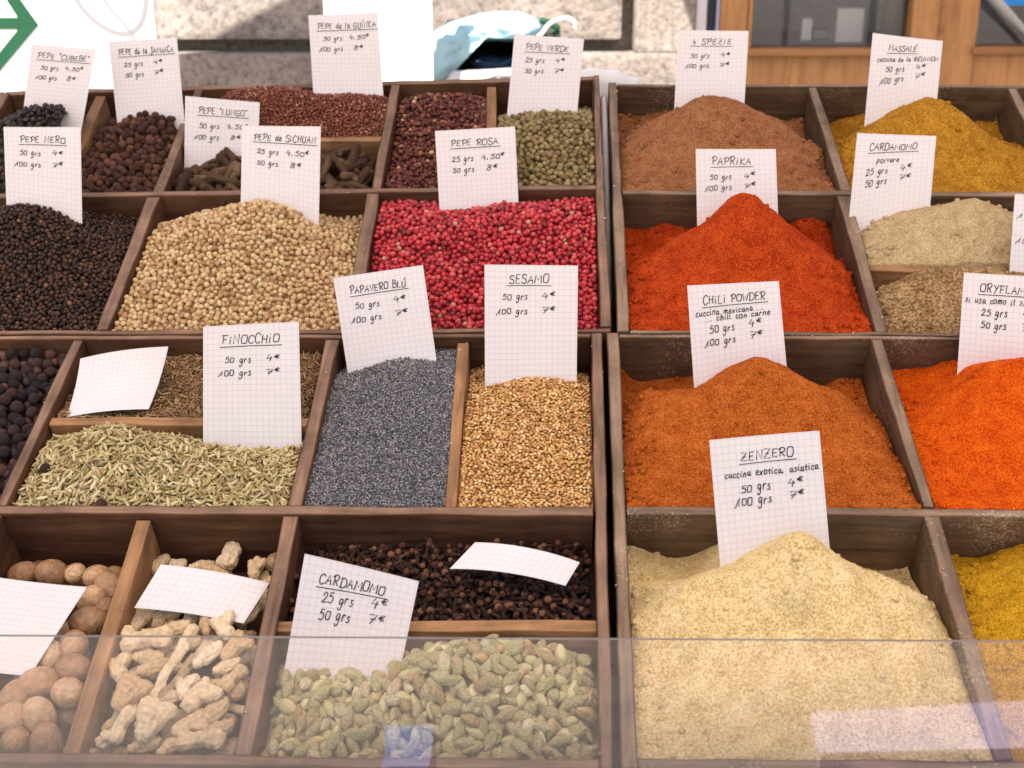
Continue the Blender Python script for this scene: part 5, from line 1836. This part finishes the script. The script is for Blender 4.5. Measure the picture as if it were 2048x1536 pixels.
a = px_box(648, -110, 864, 178, 2.40, .010)
ps = empty("white_poster", ((a[0] + a[1]) / 2, 2.40, a[4]), "blank white board in full sun behind the GUINEA card", "board")
boxes_at("board", [a], M['sign_white'], ps, .001)

# light blue plastic sheet thrown over a dark crate
YB = 2.46
M['plastic'] = None
m, nt, b = new_mat("blue_sheet")
b.inputs['Roughness'].default_value = .35
v = coords(nt)
rr = ramp(nt, [(.3, (.27, .50, .62)), (.7, (.40, .64, .73))], noise(nt, v, 14, 4))
nt.links.new(rr.outputs[0], b.inputs['Base Color'])
M['plastic'] = m
M['crate'] = m_plain("dark_crate", (.035, .036, .04), .7, .2)
M['navy_cloth'] = m_plain("navy_cloth", (.035, .075, .16), .85, .3, 25)
M['foil'] = m_plain("foil", (.60, .60, .60), .25, .1, 40)
M['green_rope'] = m_plain("green_rope", (.012, .06, .035), .8, .2)
M['cord'] = m_plain("cord_white", (.78, .76, .68), .8, .05)


def draped(name, poly, Y, parent, mat, depth=.10, top=None):
    """a crumpled sheet: outline seen from the front, bulging towards the viewer"""
    import bmesh
    pts = np.array(poly, float)
    x0, y0 = pts.min(0); x1, y1 = pts.max(0)
    c = pts.mean(0)
    bm = bmesh.new()
    P = []
    rings = 14
    # resample outline
    seg = np.linalg.norm(np.roll(pts, -1, 0) - pts, axis=1); L = np.concatenate([[0], np.cumsum(seg)])
    N = 72
    ol = []
    for k in range(N):
        s = L[-1] * k / N
        i = np.searchsorted(L, s, 'right') - 1
        t = (s - L[i]) / seg[i]
        ol.append(pts[i] * (1 - t) + pts[(i + 1) % len(pts)] * t)
    ol = np.array(ol)
    V = []
    for rg in range(rings + 1):
        f = rg / rings
        for k in range(N):
            p = c * (1 - f) + ol[k] * f
            bul = depth * (1 - f ** 2.2)
            wr = .012 * fbm(np.array([p[0] * .045, p[1] * .06, Y * 9]), 3) + .008 * abs(fbm(np.array([p[0] * .02 + p[1] * .05, p[0] * .05 - p[1] * .02, 3.3]), 2))
            V.append(atY(p[0], p[1], Y + .10 - bul - wr))
    Fc = []
    for rg in range(rings):
        for k in range(N):
            a_ = rg * N + k; b_ = rg * N + (k + 1) % N
            Fc.append((a_, b_, b_ + N, a_ + N))
    o = V[0]
    ob = link(name, poly_mesh(name, np.array(V) - o, Fc, True), mat, parent, Matrix.Translation(o))
    md = ob.modifiers.new("thick", 'SOLIDIFY'); md.thickness = .002; md.offset = -1
    return ob


a = px_box(880, 62, 1120, 190, YB + .12, .35)
ck = empty("covered_crate", ((a[0] + a[1]) / 2, YB + .2, 0), "dark crate under a light blue plastic sheet behind the PEPE VERDE card", "crate")
w2 = .012
boxes_at("crate", [(a[0], a[0] + w2, a[2], a[3], a[4], a[5]), (a[1] - w2, a[1], a[2], a[3], a[4], a[5]), (a[0] + w2 + .001, a[1] - w2 - .001, a[3] - w2, a[3] - .001, a[4] + .001, a[5] - .001),
                   (a[0] + w2 + .001, a[1] - w2 - .001, a[2] + .001, a[3] - w2 - .001, a[5] - w2, a[5] - .001), (a[0] + w2 + .001, a[1] - w2 - .001, a[2] + .001, a[3] - w2 - .001, a[4] + .001, a[4] + w2)], M['crate'], ck, .001)
for (lx, ly) in ((a[0] + .03, a[2] + .03), (a[1] - .03, a[2] + .03), (a[0] + .03, a[3] - .03), (a[1] - .03, a[3] - .03)):
    link("leg", boxes_mesh("leg", [(-.02, .02, -.02, .02, 0, a[4] - .001)]), M['crate'], ck, Matrix.Translation((lx, ly, 0)))
draped("plastic_sheet", [(862, 66), (900, 44), (960, 27), (1000, 22), (1040, 22), (1078, 38), (1088, 62), (1070, 82), (1028, 78), (960, 79), (930, 116), (892, 160), (858, 162)], YB, ck, M['plastic'], .06)
draped("navy_cloth", [(938, 122), (960, 108), (1000, 110), (1040, 112), (1060, 124), (1050, 142), (1000, 140), (950, 138)], YB + .10, ck, M['navy_cloth'], .06)
draped("foil_rim", [(890, 160), (905, 141), (960, 139), (1040, 134), (1100, 132), (1104, 170), (990, 176), (890, 172)], YB - .06, ck, M['foil'], .05)
ropes = [(960, 80), (930, 116), (893, 160)]
P = [atY(x, y, YB + .085) for x, y in ropes]
link("green_rope", tube_mesh("green_rope", [p - P[0] for p in P], .004, 8), M['green_rope'], ck, Matrix.Translation(P[0]))
ropes = [(958, 80), (990, 78), (1030, 80), (1060, 78)]
P = [atY(x, y, YB + .085) for x, y in ropes]
link("green_rope", tube_mesh("green_rope", [p - P[0] for p in P], .004, 8), M['green_rope'], ck, Matrix.Translation(P[0]))
ropes = S_('~1076,74 1086,66 1094,52 1108,42 1126,36 1142,38 1152,48 1150,56')[0]
P = [atY(x, y, YB + .02) for x, y in ropes]
link("cord", tube_mesh("cord", [p - P[0] for p in P], .0042, 8), M['cord'], ck, Matrix.Translation(P[0]))
ropes = S_('~1080,40 1096,44 1112,52 1116,62 1104,68')[0]
P = [atY(x, y, YB + .04) for x, y in ropes]
link("green_rope", tube_mesh("green_rope", [p - P[0] for p in P], .006, 8), M['green_rope'], ck, Matrix.Translation(P[0]))
